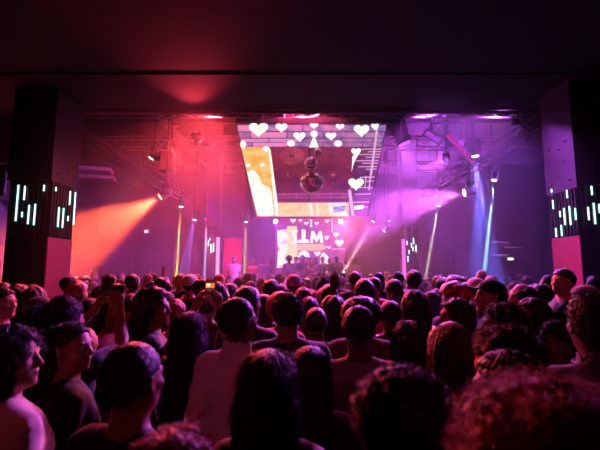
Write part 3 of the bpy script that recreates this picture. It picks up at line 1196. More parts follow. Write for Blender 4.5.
def strands(V, Fc, style, seed):
    """loose hairs rooted in the hair surface, same mesh"""
    rg = np.random.default_rng(5 + seed)
    nrm = np.zeros_like(V)
    fn = np.cross(V[Fc[:, 2]] - V[Fc[:, 0]], V[Fc[:, 3]] - V[Fc[:, 1]])
    for i in range(4):
        np.add.at(nrm, Fc[:, i], fn)
    nrm /= np.linalg.norm(nrm, axis=1)[:, None] + 1e-9
    if nrm[np.argmax(V[:, 2])][2] < 0:
        nrm = -nrm
    curly = style in ('afro', 'bigcurly', 'curly')
    N = 9000 if style in ('afro', 'bigcurly') else (7000 if curly or style in ('long', 'wavy') else 5000)
    ids = rg.integers(0, len(V), N)
    p, n = V[ids], nrm[ids]
    dn = np.array((0, -.15, -1.0)) - n * (n @ np.array((0, -.15, -1.0)))[:, None]
    dn /= np.linalg.norm(dn, axis=1)[:, None] + 1e-9
    if style == 'afro':
        d, L, k = n + rg.normal(0, .45, (N, 3)), rg.uniform(.006, .020, N), 3
    elif style == 'bigcurly':
        d, L, k = n * .8 + dn * .5 + rg.normal(0, .5, (N, 3)), rg.uniform(.012, .040, N), 4
    elif style == 'curly':
        d, L, k = n + rg.normal(0, .5, (N, 3)), rg.uniform(.006, .018, N), 3
    elif style in ('fade',):
        d, L, k = n + .6 * dn + rg.normal(0, .3, (N, 3)), rg.uniform(.003, .007, N), 2
    elif style in ('long', 'wavy', 'bob', 'locs', 'braids', 'ponytail'):
        d, L, k = dn + .03 * n + rg.normal(0, .035, (N, 3)), rg.uniform(.03, .09, N) * (.35 if style in ('braids', 'bob') else 1), 4
    else:
        d, L, k = .5 * dn + .5 * n + rg.normal(0, .25, (N, 3)), rg.uniform(.006, .018, N), 2
    d /= np.linalg.norm(d, axis=1)[:, None]
    s1 = np.cross(d, rg.normal(0, 1, (N, 3)))
    s1 /= np.linalg.norm(s1, axis=1)[:, None]
    s2 = np.cross(d, s1)
    r0 = .0009
    rings = []
    cen = p - n * .002
    for j in range(k + 1):
        t = j / k
        if style in ('bigcurly', 'afro', 'curly'):
            c = cen + d * (L * t)[:, None] + (s1 * math.sin(t * 5) + s2 * (1 - math.cos(t * 5))) * (L * .28)[:, None]
        else:
            c = cen + d * (L * t)[:, None] + n * (.04 * L * math.sin(t * 3.0))[:, None]
        r = r0 * (1 - .7 * t)
        for q in range(3):
            a = 2.094 * q
            rings.append(c + (s1 * math.cos(a) + s2 * math.sin(a)) * r)
    SV = np.stack(rings, 1).reshape(-1, 3)
    m = 3 * (k + 1)
    base = np.arange(N)[:, None] * m + len(V)
    fs = []
    for j in range(k):
        for q in range(3):
            l = (q + 1) % 3
            fs.append(np.concatenate([base + j * 3 + q, base + j * 3 + l, base + j * 3 + 3 + l, base + j * 3 + 3 + q], 1))
    return np.concatenate([V, SV]), np.concatenate([Fc] + fs)


def hair_mesh(style, fine, seed=0):
    """in head axes, pivot at the neck top"""
    st = (.012, .008, .0048)[fine]
    big = style in ('afro', 'bigcurly')
    lng = style in ('long', 'wavy', 'braids', 'ponytail', 'bob', 'locs')
    zl = -.36 if style in ('long', 'braids') else (-.27 if style in ('wavy', 'ponytail', 'locs') else (-.10 if style == 'bob' else (-.12 if style == 'bigcurly' else -.03)))
    wx = .22 if big else .135
    F = Field(axis([(-wx, wx, st)]), axis([(-.25 if (big or style in ('bun', 'ponytail', 'braids')) else -.18, .15, st)]), axis([(zl, .36 if big or style == 'topknot' else .27, st)]))
    t = dict(fade=.0095, short=.013, curly=.02, afro=.0, bigcurly=0, bun=.010, topknot=.010, long=.014, wavy=.018, braids=.012, ponytail=.010, bob=.02, beanie=.022, cap=.017, locs=.014, hood=.02)[style]
    F.ell((0, -.012, .128), (.077 + t, .096 + t, .090 + t), .02)
    if style == 'afro':
        F.ell((0, -.03, .145), (.135, .135, .128), .03)
    if style == 'bigcurly':
        F.ell((0, -.03, .14), (.135, .13, .125), .03)
        F.ell((0, -.06, .05), (.155, .105, .12), .05)
    if style in ('long', 'wavy', 'bob', 'locs'):
        w = dict(long=.092, wavy=.108, bob=.105, locs=.1)[style]
        F.ell((0, -.035, .06), (w, .085, .12), .04)
        if style != 'bob':
            for i in range(7):
                x = (i - 3) / 3
                F.cap((x * .075, -.075 + .02 * abs(x), .06), (x * .085 + .008 * math.sin(i * 2.3), -.105 + .02 * abs(x), zl + .03 + .02 * math.sin(i * 1.7 + seed)), .034, .018, .018)
            for s in (-1, 1):
                F.cap((s * .085, .0, .08), (s * .11, .02, -.08), .022, .03, .03)
                F.cap((s * .11, .02, -.08), (s * .115, .06, zl + .06), .03, .014, .02)
        else:
            for i in range(9):
                a = math.pi * (i / 8) + math.pi
                F.cap((.08 * math.cos(a), -.03 + .075 * math.sin(a), .08), (.095 * math.cos(a), -.03 + .085 * math.sin(a), -.03), .028, .022, .012)
    if style == 'braids':
        for i in range(11):
            a = math.pi * (i / 10) + math.pi
            x, y = .078 * math.cos(a), -.03 + .075 * math.sin(a)
            F.cap((x, y, .10), (x * 1.15, y - .02, -.02), .014, .012, .006)
            F.cap((x * 1.15, y - .02, -.02), (x * 1.2 + .01 * math.sin(i * 3.1), y - .05 * (y < -.05) - .01, -.33 + .03 * math.sin(i * 1.9)), .012, .008, .006)
    if style == 'bun':
        F.ell((0, -.125, .15), (.055, .048, .052), .01)
    if style == 'topknot':
        F.ell((0, -.03, .26), (.05, .05, .042), .012)
    if style == 'ponytail':
        F.ell((0, -.12, .15), (.03, .03, .03), .01)
        F.cap((0, -.135, .15), (0, -.165, .0), .032, .034, .02)
        F.cap((0, -.165, .0), (.01, -.15, -.22), .034, .012, .02)
    X, Y, Z = F.grid((slice(None),) * 3)
    if style in ('afro', 'bigcurly', 'curly'):
        amp = dict(afro=.006, bigcurly=.011, curly=.007)[style]
        f = dict(afro=95, bigcurly=62, curly=75)[style]
        F.F += (amp * noise3(X, Y, Z, f, seed) + amp * .5 * noise3(X, Y, Z, f * 2.1, seed + 3)).astype(np.float32)
    elif style in ('long', 'wavy', 'bob', 'locs', 'ponytail', 'bun', 'topknot', 'short'):
        a = np.arctan2(X, -(Y + .01))
        wob = .6 * np.sin(Z * (38 if style == 'wavy' else 14) + seed)
        F.F += (.0016 * np.sin(a * 34 + wob * 5) + .0016 * np.sin(a * 71 + 3 * wob) + (.005 * np.sin(Z * 42 + 2 * np.sin(a * 5)) if style in ('wavy', 'locs') else 0)).astype(np.float32)
    elif style == 'braids':
        a = np.arctan2(X, -(Y + .01))
        F.F += (.0035 * np.cos(a * 22) * (Z > .0) + .002 * np.sin(Z * 260)).astype(np.float32)
    elif style == 'beanie':
        a = np.arctan2(X, -(Y + .01))
        F.F += (.0018 * np.cos(a * 50)).astype(np.float32)
    # clear the face, and everything below the hairline for short styles
    if style in ('cap', 'beanie'):
        F.F = np.maximum(F.F, (.138 - Z - (.035 * np.clip(-Y / .1, -1, 1))).astype(np.float32))
        if style == 'cap':
            F.ell((0, .135, .166), (.070, .075, .010), .008)
        else:
            F.cap((0, -.006, .135), (0, -.006, .150), .02, .02)
    else:
        # front boundary: a slanted plane from the hairline down to behind the ear
        face = (Y - (.058 if style in ('bun', 'ponytail', 'topknot') else .070)) - (Z - .170) * .9
        side = (Y - .012) - np.clip((Z - .13) * 1.8, -.01, 1)
        clear = np.minimum(-(face), 0) if False else np.where(Z > .135, face, side)
        if style in ('long', 'wavy', 'locs', 'bigcurly', 'afro', 'bob'):
            clear = np.where(np.abs(X) > .070, face * .6 - .03, np.where(Z > .135, face, Y - .05))
        if style == 'braids':
            clear = np.where(Z > .135, face, Y - .02)
        F.F = np.maximum(F.F, clear.astype(np.float32))
        if not (lng or big):
            F.F = np.maximum(F.F, (.035 - Z + .25 * np.clip(Y + .03, 0, 1)).astype(np.float32))
    V, Fc = F.mesh()
    if fine == 2 and style not in ('cap', 'beanie'):
        V, Fc = strands(V, Fc, style, seed)
    return to_mesh('hair', V, Fc, [HAIRM['black']])


CACHE = {}


def cached(kind, fn, *key):
    k = (kind,) + key
    if k not in CACHE:
        CACHE[k] = fn(*key)
    return CACHE[k]


def child(name, me, parent, m, loc=None, rot=None):
    """a part sharing mesh data, its own colour set on the object"""
    o = bpy.data.objects.new(name, me)
    COL.objects.link(o)
    o.parent = parent
    if m is not None and len(me.materials):
        o.material_slots[0].link = 'OBJECT'
        o.material_slots[0].material = m
    if loc is not None:
        o.location = loc
    if rot is not None:
        o.rotation_euler = rot
    return o


def cloth(name, col, rough=.85, sheen=.2):
    return mat('cloth_' + name, col, rough, noise=.12, nscale=60, bump=.25, sheen=sheen)


CL = {k: cloth(k, c) for k, c in dict(
    black=(17, 16, 18), charcoal=(38, 36, 40), navy=(24, 28, 52), denim=(44, 62, 100), white=(205, 200, 200), cream=(205, 186, 166), grey=(112, 108, 114),
    mauve=(150, 118, 140), lavender=(168, 140, 190), pink=(205, 110, 140), red=(150, 36, 40), olive=(66, 66, 42), teal=(34, 84, 92), tan=(150, 108, 80),
    blue=(60, 100, 190), burgundy=(84, 24, 36)).items()}
LEATHER = mat('black_leather', (14, 14, 17), .28, bump=.4, nscale=40)


def person(x, y, height=1.72, rz=0.0, yaw=0.0, pitch=0.0, sex='m', fat=1.0, arms=('down', 'down'), hair='short', hcol='black', skin=2,
           top='tee', tcol='black', bottom='charcoal', fine=0, z=0.0, seed=0, pmat=None, hscale=None):
    """rz: turn of the whole figure, yaw: extra turn of the head to the right (both 0 = facing the stage)"""
    r = empty('person', (x, y, z), rz)
    k = height / 1.75
    r.scale = (k, k, k)
    me, sw = cached('body', body_mesh, sex, fat, arms[0], arms[1], yaw, pitch, fine)
    child('body', me, r, SKIN[skin])
    sm = cached('shirt', shirt_mesh, sex, fat, arms[0], arms[1], top, fine)
    child('top' if top == 'tank' else {'tee': 'tee_shirt', 'long': 'sweater', 'shirt': 'shirt', 'jacket': 'jacket', 'hoodie': 'hoodie'}[top], sm, r, pmat or CL[tcol])
    child('trousers', cached('trousers', trouser_mesh, sex, fat, min(fine, 1)), r, CL[bottom])
    rot = (-pitch, 0, -yaw)
    if hair != 'bald':
        hm_ = cached('hair', hair_mesh, hair, fine, seed)
        h = child('hair' if hair not in ('cap', 'beanie') else hair, hm_, r, HAIRM[hcol] if hair not in ('cap', 'beanie') else CL[hcol], tuple(PIV), rot)
        if hscale:
            h.scale = hscale
        if hair in ('cap', 'beanie'):
            h2 = cached('hair', hair_mesh, 'fade', fine, seed)
            child('hair', h2, r, HAIRM['black'], tuple(PIV), rot)
    r['_dims'] = k
    return r
# ------------------------------------------------------------------ stage
SZ = .6
st = empty('stage', (.3, 15.4, 0))
b = MB()
b.box((-3.15, -2.2, SZ - .08), (3.15, 2.5, SZ), bev=.01)
b.build('deck', mat('stage_deck', (40, 34, 40), .4, noise=.2), st)
b = MB()
b.box((-3.12, -2.15, 0), (3.12, -2.12, SZ - .08))
for s in (-1, 1):
    b.box((s * 3.1 - .02, -2.12, 0), (s * 3.1 + .02, 2.4, SZ - .08))
b.build('skirt', mat('stage_skirt', (26, 20, 26), .8), st)
for i in range(6):
    b = MB()
    b.box((-2.9 + i * 1.1, -1.6, 0), (-2.8 + i * 1.1, -1.5, SZ - .08))
    b.box((-2.9 + i * 1.1, 1.6, 0), (-2.8 + i * 1.1, 1.7, SZ - .08))
    b.build('support', STEEL, st)
tag(st, 'low black stage in front of the heart-covered back screen', 'stage')

# back screen
BY = 16.6
bp0, bn = Vector((0, BY, 0)), Vector((0, 1, 0))
bs = empty('back_screen', (at(310, 250, BY).x, BY, SZ))
BO = Vector(bs.location)


def bpoly(b, pts, lift, mi=0, th=.006):
    a = [on_plane(u, v, bp0, bn) - Vector((0, lift, 0)) - BO for u, v in pts]
    c = [p - Vector((0, th, 0)) for p in a]
    n = len(a)
    b.add(a + c, [tuple(range(n))[::-1], tuple(range(n, 2 * n))] + [(i, (i + 1) % n, (i + 1) % n + n, i + n) for i in range(n)], mi)


l0, l1 = on_plane(274, 217.5, bp0, bn) - BO, on_plane(346, 217.5, bp0, bn) - BO
b = MB()
b.box((l0.x, .01, 0), (l1.x, .16, l0.z))
b.build('frame', BLACKM, bs)
b = MB()
bpoly(b, [(275, 218.5), (345, 218.5), (345, 278), (275, 278)], 0)
b.build('violet_field', emat('violet_field', (132, 36, 118), .8, (168, 60, 150), 4), bs)
b = MB()
bpoly(b, [(275, 218.5), (345, 218.5), (345, 224), (275, 224)], .004)
b.build('crimson_band', emat('band_picture', (170, 40, 80), .8), bs)
b = MB()
bpoly(b, [(277, 230), (290, 229), (290, 246), (296, 250), (296, 268), (277, 268), (278, 250)], .006)
b.build('white_cloud', emat('cloud_picture', (255, 252, 240), 1.1, (240, 160, 190), 3.5, .52, .66), bs)
b = MB()
bpoly(b, [(287, 226), (297, 226), (297, 243), (299, 268), (287, 268)], .012)
b.build('golden_column', emat('column_picture', (255, 205, 110), 1.1, (255, 230, 160), 4), bs)
b = MB()
bpoly(b, [(296, 244), (322, 244), (328, 247), (322, 250.5), (296, 250.5)], .012)
b.build('orange_arrow', emat('arrow_picture', (255, 190, 110), 1.05), bs)
# lettering
b = MB()
bpoly(b, [(301.5, 229.5), (305.5, 229.5), (305.5, 239.5), (308.6, 239.5), (308.6, 243), (298.2, 243), (298.2, 239.8), (301.5, 239.8)], .014)
b.build('letter_l', E_WH, bs)
b = MB()
bpoly(b, [(309.6, 243), (311.4, 231), (314, 231), (316.6, 237), (319.4, 231), (321.6, 231), (323.6, 243), (320.4, 243), (319.4, 237.4), (317.2, 242.4), (315.8, 242.4), (313.6, 237.4), (312.8, 243)], .014)
b.build('letter_m', E_WH, bs)
b = MB()
bpoly(b, [(290.5, 231), (297.5, 229.5), (297.5, 232), (294.4, 233.5), (297.4, 240), (297.4, 243), (291, 243), (295, 240.5)], .016)
b.build('letter_mark', E_WH, bs)
for cx, cy, s, h in ((293, 221, 6, 5), (300.5, 220.6, 4, 3.4), (306.3, 223.6, 4.8, 3.8), (316.5, 223.6, 4.8, 3.8), (327, 221.4, 5, 4), (336, 235, 6, 5.2), (339.3, 243.4, 9, 8), (326.6, 238, 5, 5), (317.4, 254, 6.4, 5.6), (329, 247.6, 4, 3.4)):
    b = MB()
    bpoly(b, heart(cx, cy, s, h), .014)
    b.build('white_heart', E_WH, bs)
b = MB()
bpoly(b, circ(311, 220.6, 1.4), .014)
b.build('white_shape', E_WH, bs)
b = MB()
bpoly(b, [(310, 227), (312.4, 227), (311.6, 221), (310.6, 221)], .015)
b.build('white_shape', E_WH, bs)
b = MB()
bpoly(b, [(298, 257), (299, 253), (302, 250.8), (306, 250.8), (309, 253), (310, 257)], .015)
b.build('white_shape', E_WH, bs)
b = MB()
bpoly(b, [(320, 257), (323, 252), (328, 256), (330, 262), (325, 270), (320, 266)], .015)
b.build('white_shape', E_WH, bs)
b = MB()
bpoly(b, [(331.5, 219), (332.3, 219), (332.6, 232), (331.8, 232)], .015)
b.build('white_shape', E_WH, bs)
b = MB()
bpoly(b, [(332, 248.8), (345, 248.8), (345, 249.3), (332, 249.3)], .015)
b.build('white_shape', E_WH, bs)

tag(bs, 'upright video screen with white letters and hearts behind the performers', 'screen')

# booth with decks
bt = empty('dj_booth', (at(309, 260, 14.3).x, 14.3, SZ))
b = MB()
b.box((-.9, -.3, 0), (.9, -.25, 1.0))
for s in (-1, 1):
    b.box((s * .88 - .02, -.28, 0), (s * .88 + .02, .3, 1.0))
b.build('front_panel', BLACKM, bt)
b = MB()
b.box((-.95, -.34, 1.0), (.95, .34, 1.05), bev=.01)
b.build('table_top', BLACKM, bt)
tag(bt, 'black booth table with decks in front of the back screen', 'booth')
for i, x in enumerate((-.55, .55)):
    d = empty('turntable', (bt.location.x + x, 14.3, SZ + 1.05))
    b = MB()
    b.box((-.2, -.17, 0), (.2, .17, .08), bev=.01)
    b.build('plinth', STEEL, d)
    b = MB()
    b.lathe([(.14, .08), (.14, .1), (.02, .105)], 24)
    b.build('platter', BLACKM, d)
    tag(d, ('left' if i == 0 else 'right') + ' turntable on the black booth table', 'turntable', 'turntables')
d = empty('mixer', (bt.location.x, 14.3, SZ + 1.05))
b = MB()
b.box((-.15, -.18, 0), (.15, .18, .09), bev=.01)
b.build('mixer_body', BLACKM, d)
for i in range(4):
    b = MB()
    b.lathe([(.015, .09), (.012, .115)], 10, M=Matrix.Translation((-.09 + i * .06, .05, 0)))
    b.build('knob', STEEL, d)
tag(d, 'small black mixer between the two turntables', 'mixer')

# ------------------------------------------------------------------ things on walls and roof
def small_box(name, lab, cat, u, v, d, w, h, t, m, back=None):
    p = at(u, v, d)
    r = empty(name, p)
    b = MB()
    b.box((-w / 2, -t / 2, -h / 2), (w / 2, t / 2, h / 2), bev=min(t, h) * .15)
    b.build('housing', BLACKM, r)
    b = MB()
    b.box((-w * .45, -t / 2 - .012, -h * .4), (w * .45, -t / 2, h * .4))
    b.build('lit_face', m, r)
    if back:
        b = MB()
        b.box((-.03, t / 2, -.03), (.03, max(t, D1 - p.y), .03))
        b.build('bracket', BLACKM, r)
    tag(r, lab, cat)
    return r


small_box('exit_lamp', 'small white lit box on the back wall under the orange beam', 'lamp', 146.5, 231.5, 17.9, .2, .17, .08, emat('exit_white', (255, 230, 235), 1.6), 1)
small_box('exit_lamp', 'small white lit box low on the back wall right of the blue cone', 'lamp', 510, 259, 17.9, .3, .14, .08, emat('exit_white2', (245, 240, 255), 1.8), 1)
small_box('wall_spot', 'tiny bright lamp low on the back wall left of the yellow beam', 'lamp', 91, 270.5, 17.5, .1, .1, .06, emat('spot_white', (255, 225, 200), 1.4), 1)
for i, (u0, u1, v) in enumerate(((491, 509, 242.2), (504, 522, 247.4), (492, 509, 254.8), (523, 533, 259.5))):
    p, q = at(u0, v, 17.9), at(u1, v, 17.9)
    r = empty('light_strip', p)
    b = MB()
    b.box((0, 0, -.02), (q.x - p.x, D1 - p.y, .02))
    b.build('rail', BLACKM, r)
    b = MB()
    b.box((0.02, -.02, -.014), (q.x - p.x - .02, 0, .014))
    b.build('diffuser', emat('strip_%d' % i, (200, 130, 200) if i < 3 else (90, 40, 90), .9 if i < 3 else .5), r)
    tag(r, ['topmost thin light strip on the back wall right of the blue cone', 'second thin light strip down, shifted right, on the back wall', 'third thin light strip down, just above the white lit box', 'lowest faint light strip, rightmost on the back wall'][i], 'light strip', 'light strips')
# hanging board and speaker at the far left
r = empty('hanging_board', at(6, 147, 9.2))
b = MB()
b.box((-1.3, 0, -.42), (.42, .08, .42), bev=.01)
b.build('board', mat('board_lilac', (150, 120, 130), .5), r)
b = MB()
for x in (-1.1, .3):
    b.tube([(x, .04, .4), (x, .04, H2 - .02 - r.location.z)], .015, 6)
b.build('hanger', STEEL, r)
b = MB()
b.tube([(.0, .04, -.4), (.22, .04, -1.05)], .03, 8)
b.build('strut', STEEL, r)
tag(r, 'pale board with a slanted strut hanging left of the left pillar', 'board')


def cabinet(name, lab, u, v, d, w, h, rz=0):
    r = empty(name, at(u, v, d), rz)
    b = MB()
    b.box((-w / 2, -.25, -h / 2), (w / 2, .25, h / 2), bev=.02)
    b.build('cabinet', BLACKM, r)
    b = MB()
    b.box((-w * .44, -.265, -h * .45), (w * .44, -.25, h * .45))
    b.build('grille', mat('speaker_grille', (34, 30, 36), .6, noise=.4, nscale=90), r)
    b = MB()
    b.tube([(0, 0, h / 2 - .02), (0, 0, H2 - .02 - r.location.z)], .02, 6)
    b.build('hanger', STEEL, r)
    tag(r, lab, 'loudspeaker', 'hanging loudspeakers')


cabinet('loudspeaker', 'large black loudspeaker hanging left of the left pillar', 3, 180, 9.8, .55, .95)
cabinet('loudspeaker', 'black loudspeaker hanging under the truss behind the red wash light', 168, 232 - 70, 13, .45, .7, .2)
# flood light, pink-lit bar, hanging right of the screen
r = empty('flood_light', at(432, 137, 10), 0.0)
b = MB()
Mf = Matrix.Rotation(.6, 4, 'Y') @ Matrix.Rotation(.4, 4, 'X')
b.box((-.24, -.1, -.1), (.24, .1, .1), M=Mf, bev=.02)
b.build('housing', BLACKM, r)
b = MB()
b.box((-.2, -.115, -.06), (.2, -.1, .06), M=Mf)
b.build('glass', mat('flood_glass', (150, 90, 160), .2), r)
b = MB()
b.tube([(0, 0, .1), (0, 0, H2 - .02 - r.location.z)], .02, 6)
b.build('drop_pipe', BLACKM, r)
tag(r, 'tilted unlit flood light between the round black light and the pink beam', 'flood light')
pa, pb = at(448, 134.5, 9.6), at(471, 160, 10.0)
r = empty('steel_brace', pa)
b = MB()
q = pb - pa
b.tube([(0, 0, 0), q], .07, 4)
b.build('box_beam', mat('brace_pink_lit', (216, 110, 130), .5, .1), r)  # pink stage light put into the steel's colour
b = MB()
b.tube([(0, 0, 0), (0, 0, H2 - pa.z - .02)], .03, 8)
b.tube([q, (q.x, q.y, H2 - pa.z - .02)], .02, 8)
b.build('drop_pipe', STEEL, r)
tag(r, 'slanted pink-lit steel brace left of the blue-white stage light', 'brace')
for i, (u, v, w, h, d) in enumerate(((92, 170, 1.3, .25, 13.0), (96, 178, 1.4, .25, 14.6))):
    r = empty('air_vent', at(u, v, d), .3)
    b = MB()
    b.box((-w / 2, -.3, -h / 4), (w / 2, .3, h / 4), bev=.01)
    b.build('housing', mat('vent_white', (190, 184, 206), .5), r)
    b = MB()
    for k in range(6):
        b.box((-w * .45, -.27 + k * .095, -h / 4 - .015), (w * .45, -.24 + k * .095, -h / 4))
    b.build('fins', STEEL, r)
    b = MB()
    b.tube([(0, 0, 0), (0, 0, H2 - .02 - r.location.z)], .015, 6)
    b.build('hanger', STEEL, r)
    tag(r, ['upper pale air vent panel hanging left of the yellow-green light', 'lower pale air vent panel hanging left of the yellow-green light'][i], 'vent', 'air vents')

# ------------------------------------------------------------------ people on stage
STG = (.3, 14.5)
PLACED = []


def facing(x, y):
    return -math.atan2(STG[0] - x, STG[1] - y)


def who(u, vtop, d, lab, stage=False, group=None, turn=0.0, ex=None, **kw):
    """turn: turns the whole figure to the right of the stage direction (radians)"""
    p = at(u, vtop, d)
    hx = dict(afro=.058, bigcurly=.05, beanie=.02, cap=.018, curly=.018, wavy=.015, long=.012, bob=.018, bald=0).get(kw.get('hair', 'short'), .01)
    z0 = SZ if stage else 0.0
    h = (p.z - z0) * 1.75 / (1.748 + hx)
    h = max(1.42, min(1.98, h))
    if ex:
        h = ex
    rz = (math.pi if stage else facing(p.x, d)) - turn
    fine = kw.pop('fine', 2 if d < 2.4 else (1 if d < 5 else 0))
    r = person(p.x, d, h, rz, z=z0, fine=fine, **kw)
    tag(r, lab, 'person', group or ('people on stage' if stage else 'people in the crowd'))
    PLACED.append((p.x, d))
    return r


# direction labels: turn > 0 turns right
for (u, v, d, kw, lab) in (
        (234, 256, 14.2, dict(tcol='mauve', skin=2), 'person in a lilac top standing at the far left end of the stage'),
        (242, 257, 14.9, dict(tcol='black', hair='curly', skin=2), 'person in black on stage behind the lilac-topped one'),
        (253, 259, 14.4, dict(tcol='red', skin=2), 'person in a red top on the left half of the stage'),
        (265, 256.5, 13.9, dict(tcol='black', skin=3, fat=1.15), 'broad person in black on stage left of the white cloud picture'),
        (269.5, 258, 14.9, dict(tcol='burgundy', hair='long', sex='f', skin=2), 'long-haired person in dark red at the left edge of the back screen'),
        (289, 255, 15.2, dict(tcol='charcoal', hair='afro', skin=3), 'person with round hair before the golden column picture'),
        (296, 256.5, 15.7, dict(tcol='black', hair='cap', hcol='black', skin=2), 'person in a black cap deep on the stage before the golden column'),
        (302.5, 255, 15.1, dict(tcol='navy', hair='short', skin=3, top='hoodie'), 'person in a navy hooded top behind the left turntable'),
        (316, 257, 15.2, dict(tcol='burgundy', hair='braids', sex='f', skin=3), 'person with braids behind the right turntable'),
        (322.5, 256.5, 15.8, dict(tcol='white', hair='short', skin=2, top='shirt'), 'person in a white shirt behind the booth'),
        (329.5, 258, 15.2, dict(tcol='black', hair='bun', sex='f', skin=2), 'person in black with hair in a bun right of the booth'),
        (336.5, 254.5, 14.0, dict(tcol='navy', hair='cap', hcol='white', skin=3, fat=1.1), 'person in a pale cap and dark top under the large heart'),
        (347, 257.5, 14.6, dict(tcol='white', hair='long', sex='f', skin=1), 'long-haired person in white at the foot of the slanted beam'),
        (354.5, 258, 14.2, dict(tcol='cream', hair='short', skin=2, top='shirt'), 'person in a cream shirt rightmost on the stage')):
    who(u, v, d, lab, True, **kw)
who(311.3, 260.5, 13.5, 'singer in a pink tank top with both hands raised at stage front', True, top='tank', tcol='pink', hair='short', skin=1, arms=('front', 'front'), sex='m', ex=1.66)

# ------------------------------------------------------------------ people nearest to the camera, one by one
PR = math.pi
who(135, 341, 1.24, 'man with cropped hair, dark tee and bare neck, large at lower left', hair='fade', skin=1, tcol='black', turn=.3)
who(13, 325, 1.5, 'woman in a cream tee with dark hair at the left edge', sex='f', hair='wavy', skin=1, tcol='cream', turn=.5, yaw=.7, fat=1.25)
who(73, 322, 1.86, 'woman seen in profile with bare purple-lit face and hair pulled back', sex='f', hair='bun', skin=1, tcol='black', turn=.9, yaw=.65, top='tee')
who(175, 429, .84, 'person with reddish curly hair, only the crown showing at bottom left', sex='f', hair='curly', hcol='auburn', skin=1, tcol='burgundy', hscale=(1.1, 1.1, 1))
who(268, 349, 1.22, 'woman with long straight dark hair from behind, large at lower middle', sex='f', hair='long', skin=1, tcol='black', top='tank', hscale=(.93, 1, 1))
who(311, 345, 1.66, 'dark-haired woman just right of the long straight-haired one', sex='f', hair='bob', skin=2, tcol='black', turn=.2, pitch=-.1)
who(399, 363, 1.1, 'person with a big round dark afro, large at lower centre right', hair='afro', skin=3, tcol='charcoal', sex='f', top='tank', hscale=(1.06, 1.06, 1))
who(530, 374, .76, 'person with huge blurred curly auburn hair in the bottom right corner', hair='bigcurly', hcol='auburn', skin=1, sex='f', tcol='black', hscale=(1.12, 1.1, 1))
who(506, 350, 1.14, 'person with tight dark braids just behind the huge curly hair', hair='braids', skin=2, sex='f', tcol='black', turn=-.7)
who(592, 291, 1.52, 'man in a pale collared shirt at the right edge', hair='short', skin=2, top='shirt', tcol='grey', turn=.25)
who(501, 326, 1.42, 'person with short curly red-rimmed hair behind the braided head', hair='curly', hcol='brown', skin=1, tcol='black', sex='f', turn=-.5, hscale=(1.12, 1.1, 1))
who(450, 317, 1.76, 'woman in a tan tank top with a buckled shoulder strap', hair='bob', hcol='brown', sex='f', skin=0, top='tank', tcol='tan', hscale=(1.12, 1.1, .88))
who(409, 321, 2.15, 'person with loose dark hair between the big afro and the tan tank top', hair='wavy', sex='f', skin=3, tcol='black')
who(358, 305, 2.0, 'man with cropped hair in a grey tee with a lit neckline', hair='fade', skin=3, tcol='grey', fat=1.05)
who(360, 289, 2.55, 'person with a wide dark afro right behind the grey tee man', hair='afro', skin=3, tcol='burgundy', hscale=(1.0, 1, .85))
who(288, 293, 2.35, 'broad man in a dark sweater with a lighter collar, mid centre', hair='short', skin=2, top='long', tcol='charcoal', fat=1.3, hscale=(1.08, 1.05, 1))
m17 = who(238, 297, 2.0, 'man in glasses and a white collared shirt', hair='fade', skin=3, top='shirt', tcol='white', turn=.35, yaw=.25)
who(248, 286, 2.75, 'man in a dark jacket with a purple-lit back behind the glasses man', hair='short', skin=2, top='jacket', tcol='navy', turn=.4)
ph1 = who(66, 301, 2.1, 'person holding a dark phone up with both bare arms below the left pillar', hair='short', hcol='brown', skin=1, tcol='black', arms=('phone', 'phone'), ex=1.74)
ph2 = who(190, 320, 2.25, 'person in a leather jacket filming with a glowing phone', hair='long', sex='f', skin=1, top='tee', tcol='black', arms=('phonehigh', 'phonehigh'), ex=1.64, pmat=LEATHER)
who(85, 327, 2.5, 'short bald person under the raised arm with the dark phone', hair='bald', skin=0, tcol='black')
who(155, 290, 2.65, 'woman with long braids facing right, left of the glowing phone', hair='braids', sex='f', skin=2, tcol='black', turn=1.1, yaw=.3, hscale=(1.25, 1.2, 1.1))
who(112, 296, 2.9, 'person in an orange knitted top turning a smiling face to the right', hair='long', sex='f', skin=2, tcol='red', turn=1.5, yaw=.5)
who(38, 307, 2.3, 'person with dark bluish curly hair at the left below the lime cap', hair='curly', skin=2, tcol='black', hscale=(1.12, 1.1, 1))
who(3, 287, 3.0, 'man with a violet-lit cheek looking right at the left edge', hair='short', skin=0, tcol='lavender', turn=1.2, yaw=.2)
who(19, 284, 3.6, 'red-lit person near the left edge behind the violet-cheeked man', hair='curly', skin=1, tcol='red')
who(41, 296, 2.75, 'person in a lime cap below the left pillar', hair='cap', hcol='olive', skin=2, tcol='black')
who(36, 287, 3.4, 'person with braids under the left pillar behind the lime cap', hair='locs', skin=2, tcol='burgundy')
who(78, 281, 3.9, 'person with curly red-rimmed hair below the magenta pillar side', hair='curly', hcol='auburn', skin=1, tcol='black')
who(103, 280, 4.3, 'person with afro lit red from the orange beam', hair='afro', skin=2, tcol='black', hscale=(.75, .75, .8))
who(92, 298, 3.35, 'person with violet-rimmed braided hair between the raised arms', hair='braids', sex='f', skin=2, tcol='black')
who(133, 274, 5.4, 'tall dark-haired person under the lower edge of the orange beam', hair='short', skin=3, tcol='black')
who(132, 288, 4.1, 'person with violet-lit round hair right of the smiling one', hair='afro', skin=2, tcol='navy', hscale=(.7, .7, .75))
who(160, 277, 5.8, 'person with a red-lit face turned left, left of the yellow beam', hair='fade', skin=0, tcol='black', turn=-1.3, yaw=-.3)
who(181, 273.5, 6.2, 'bald person with a bright crown at the foot of the yellow beam', hair='bald', skin=0, tcol='black')
who(190.5, 274, 4.8, 'person in a white cap above the glowing phone', hair='beanie', hcol='white', skin=1, tcol='charcoal')
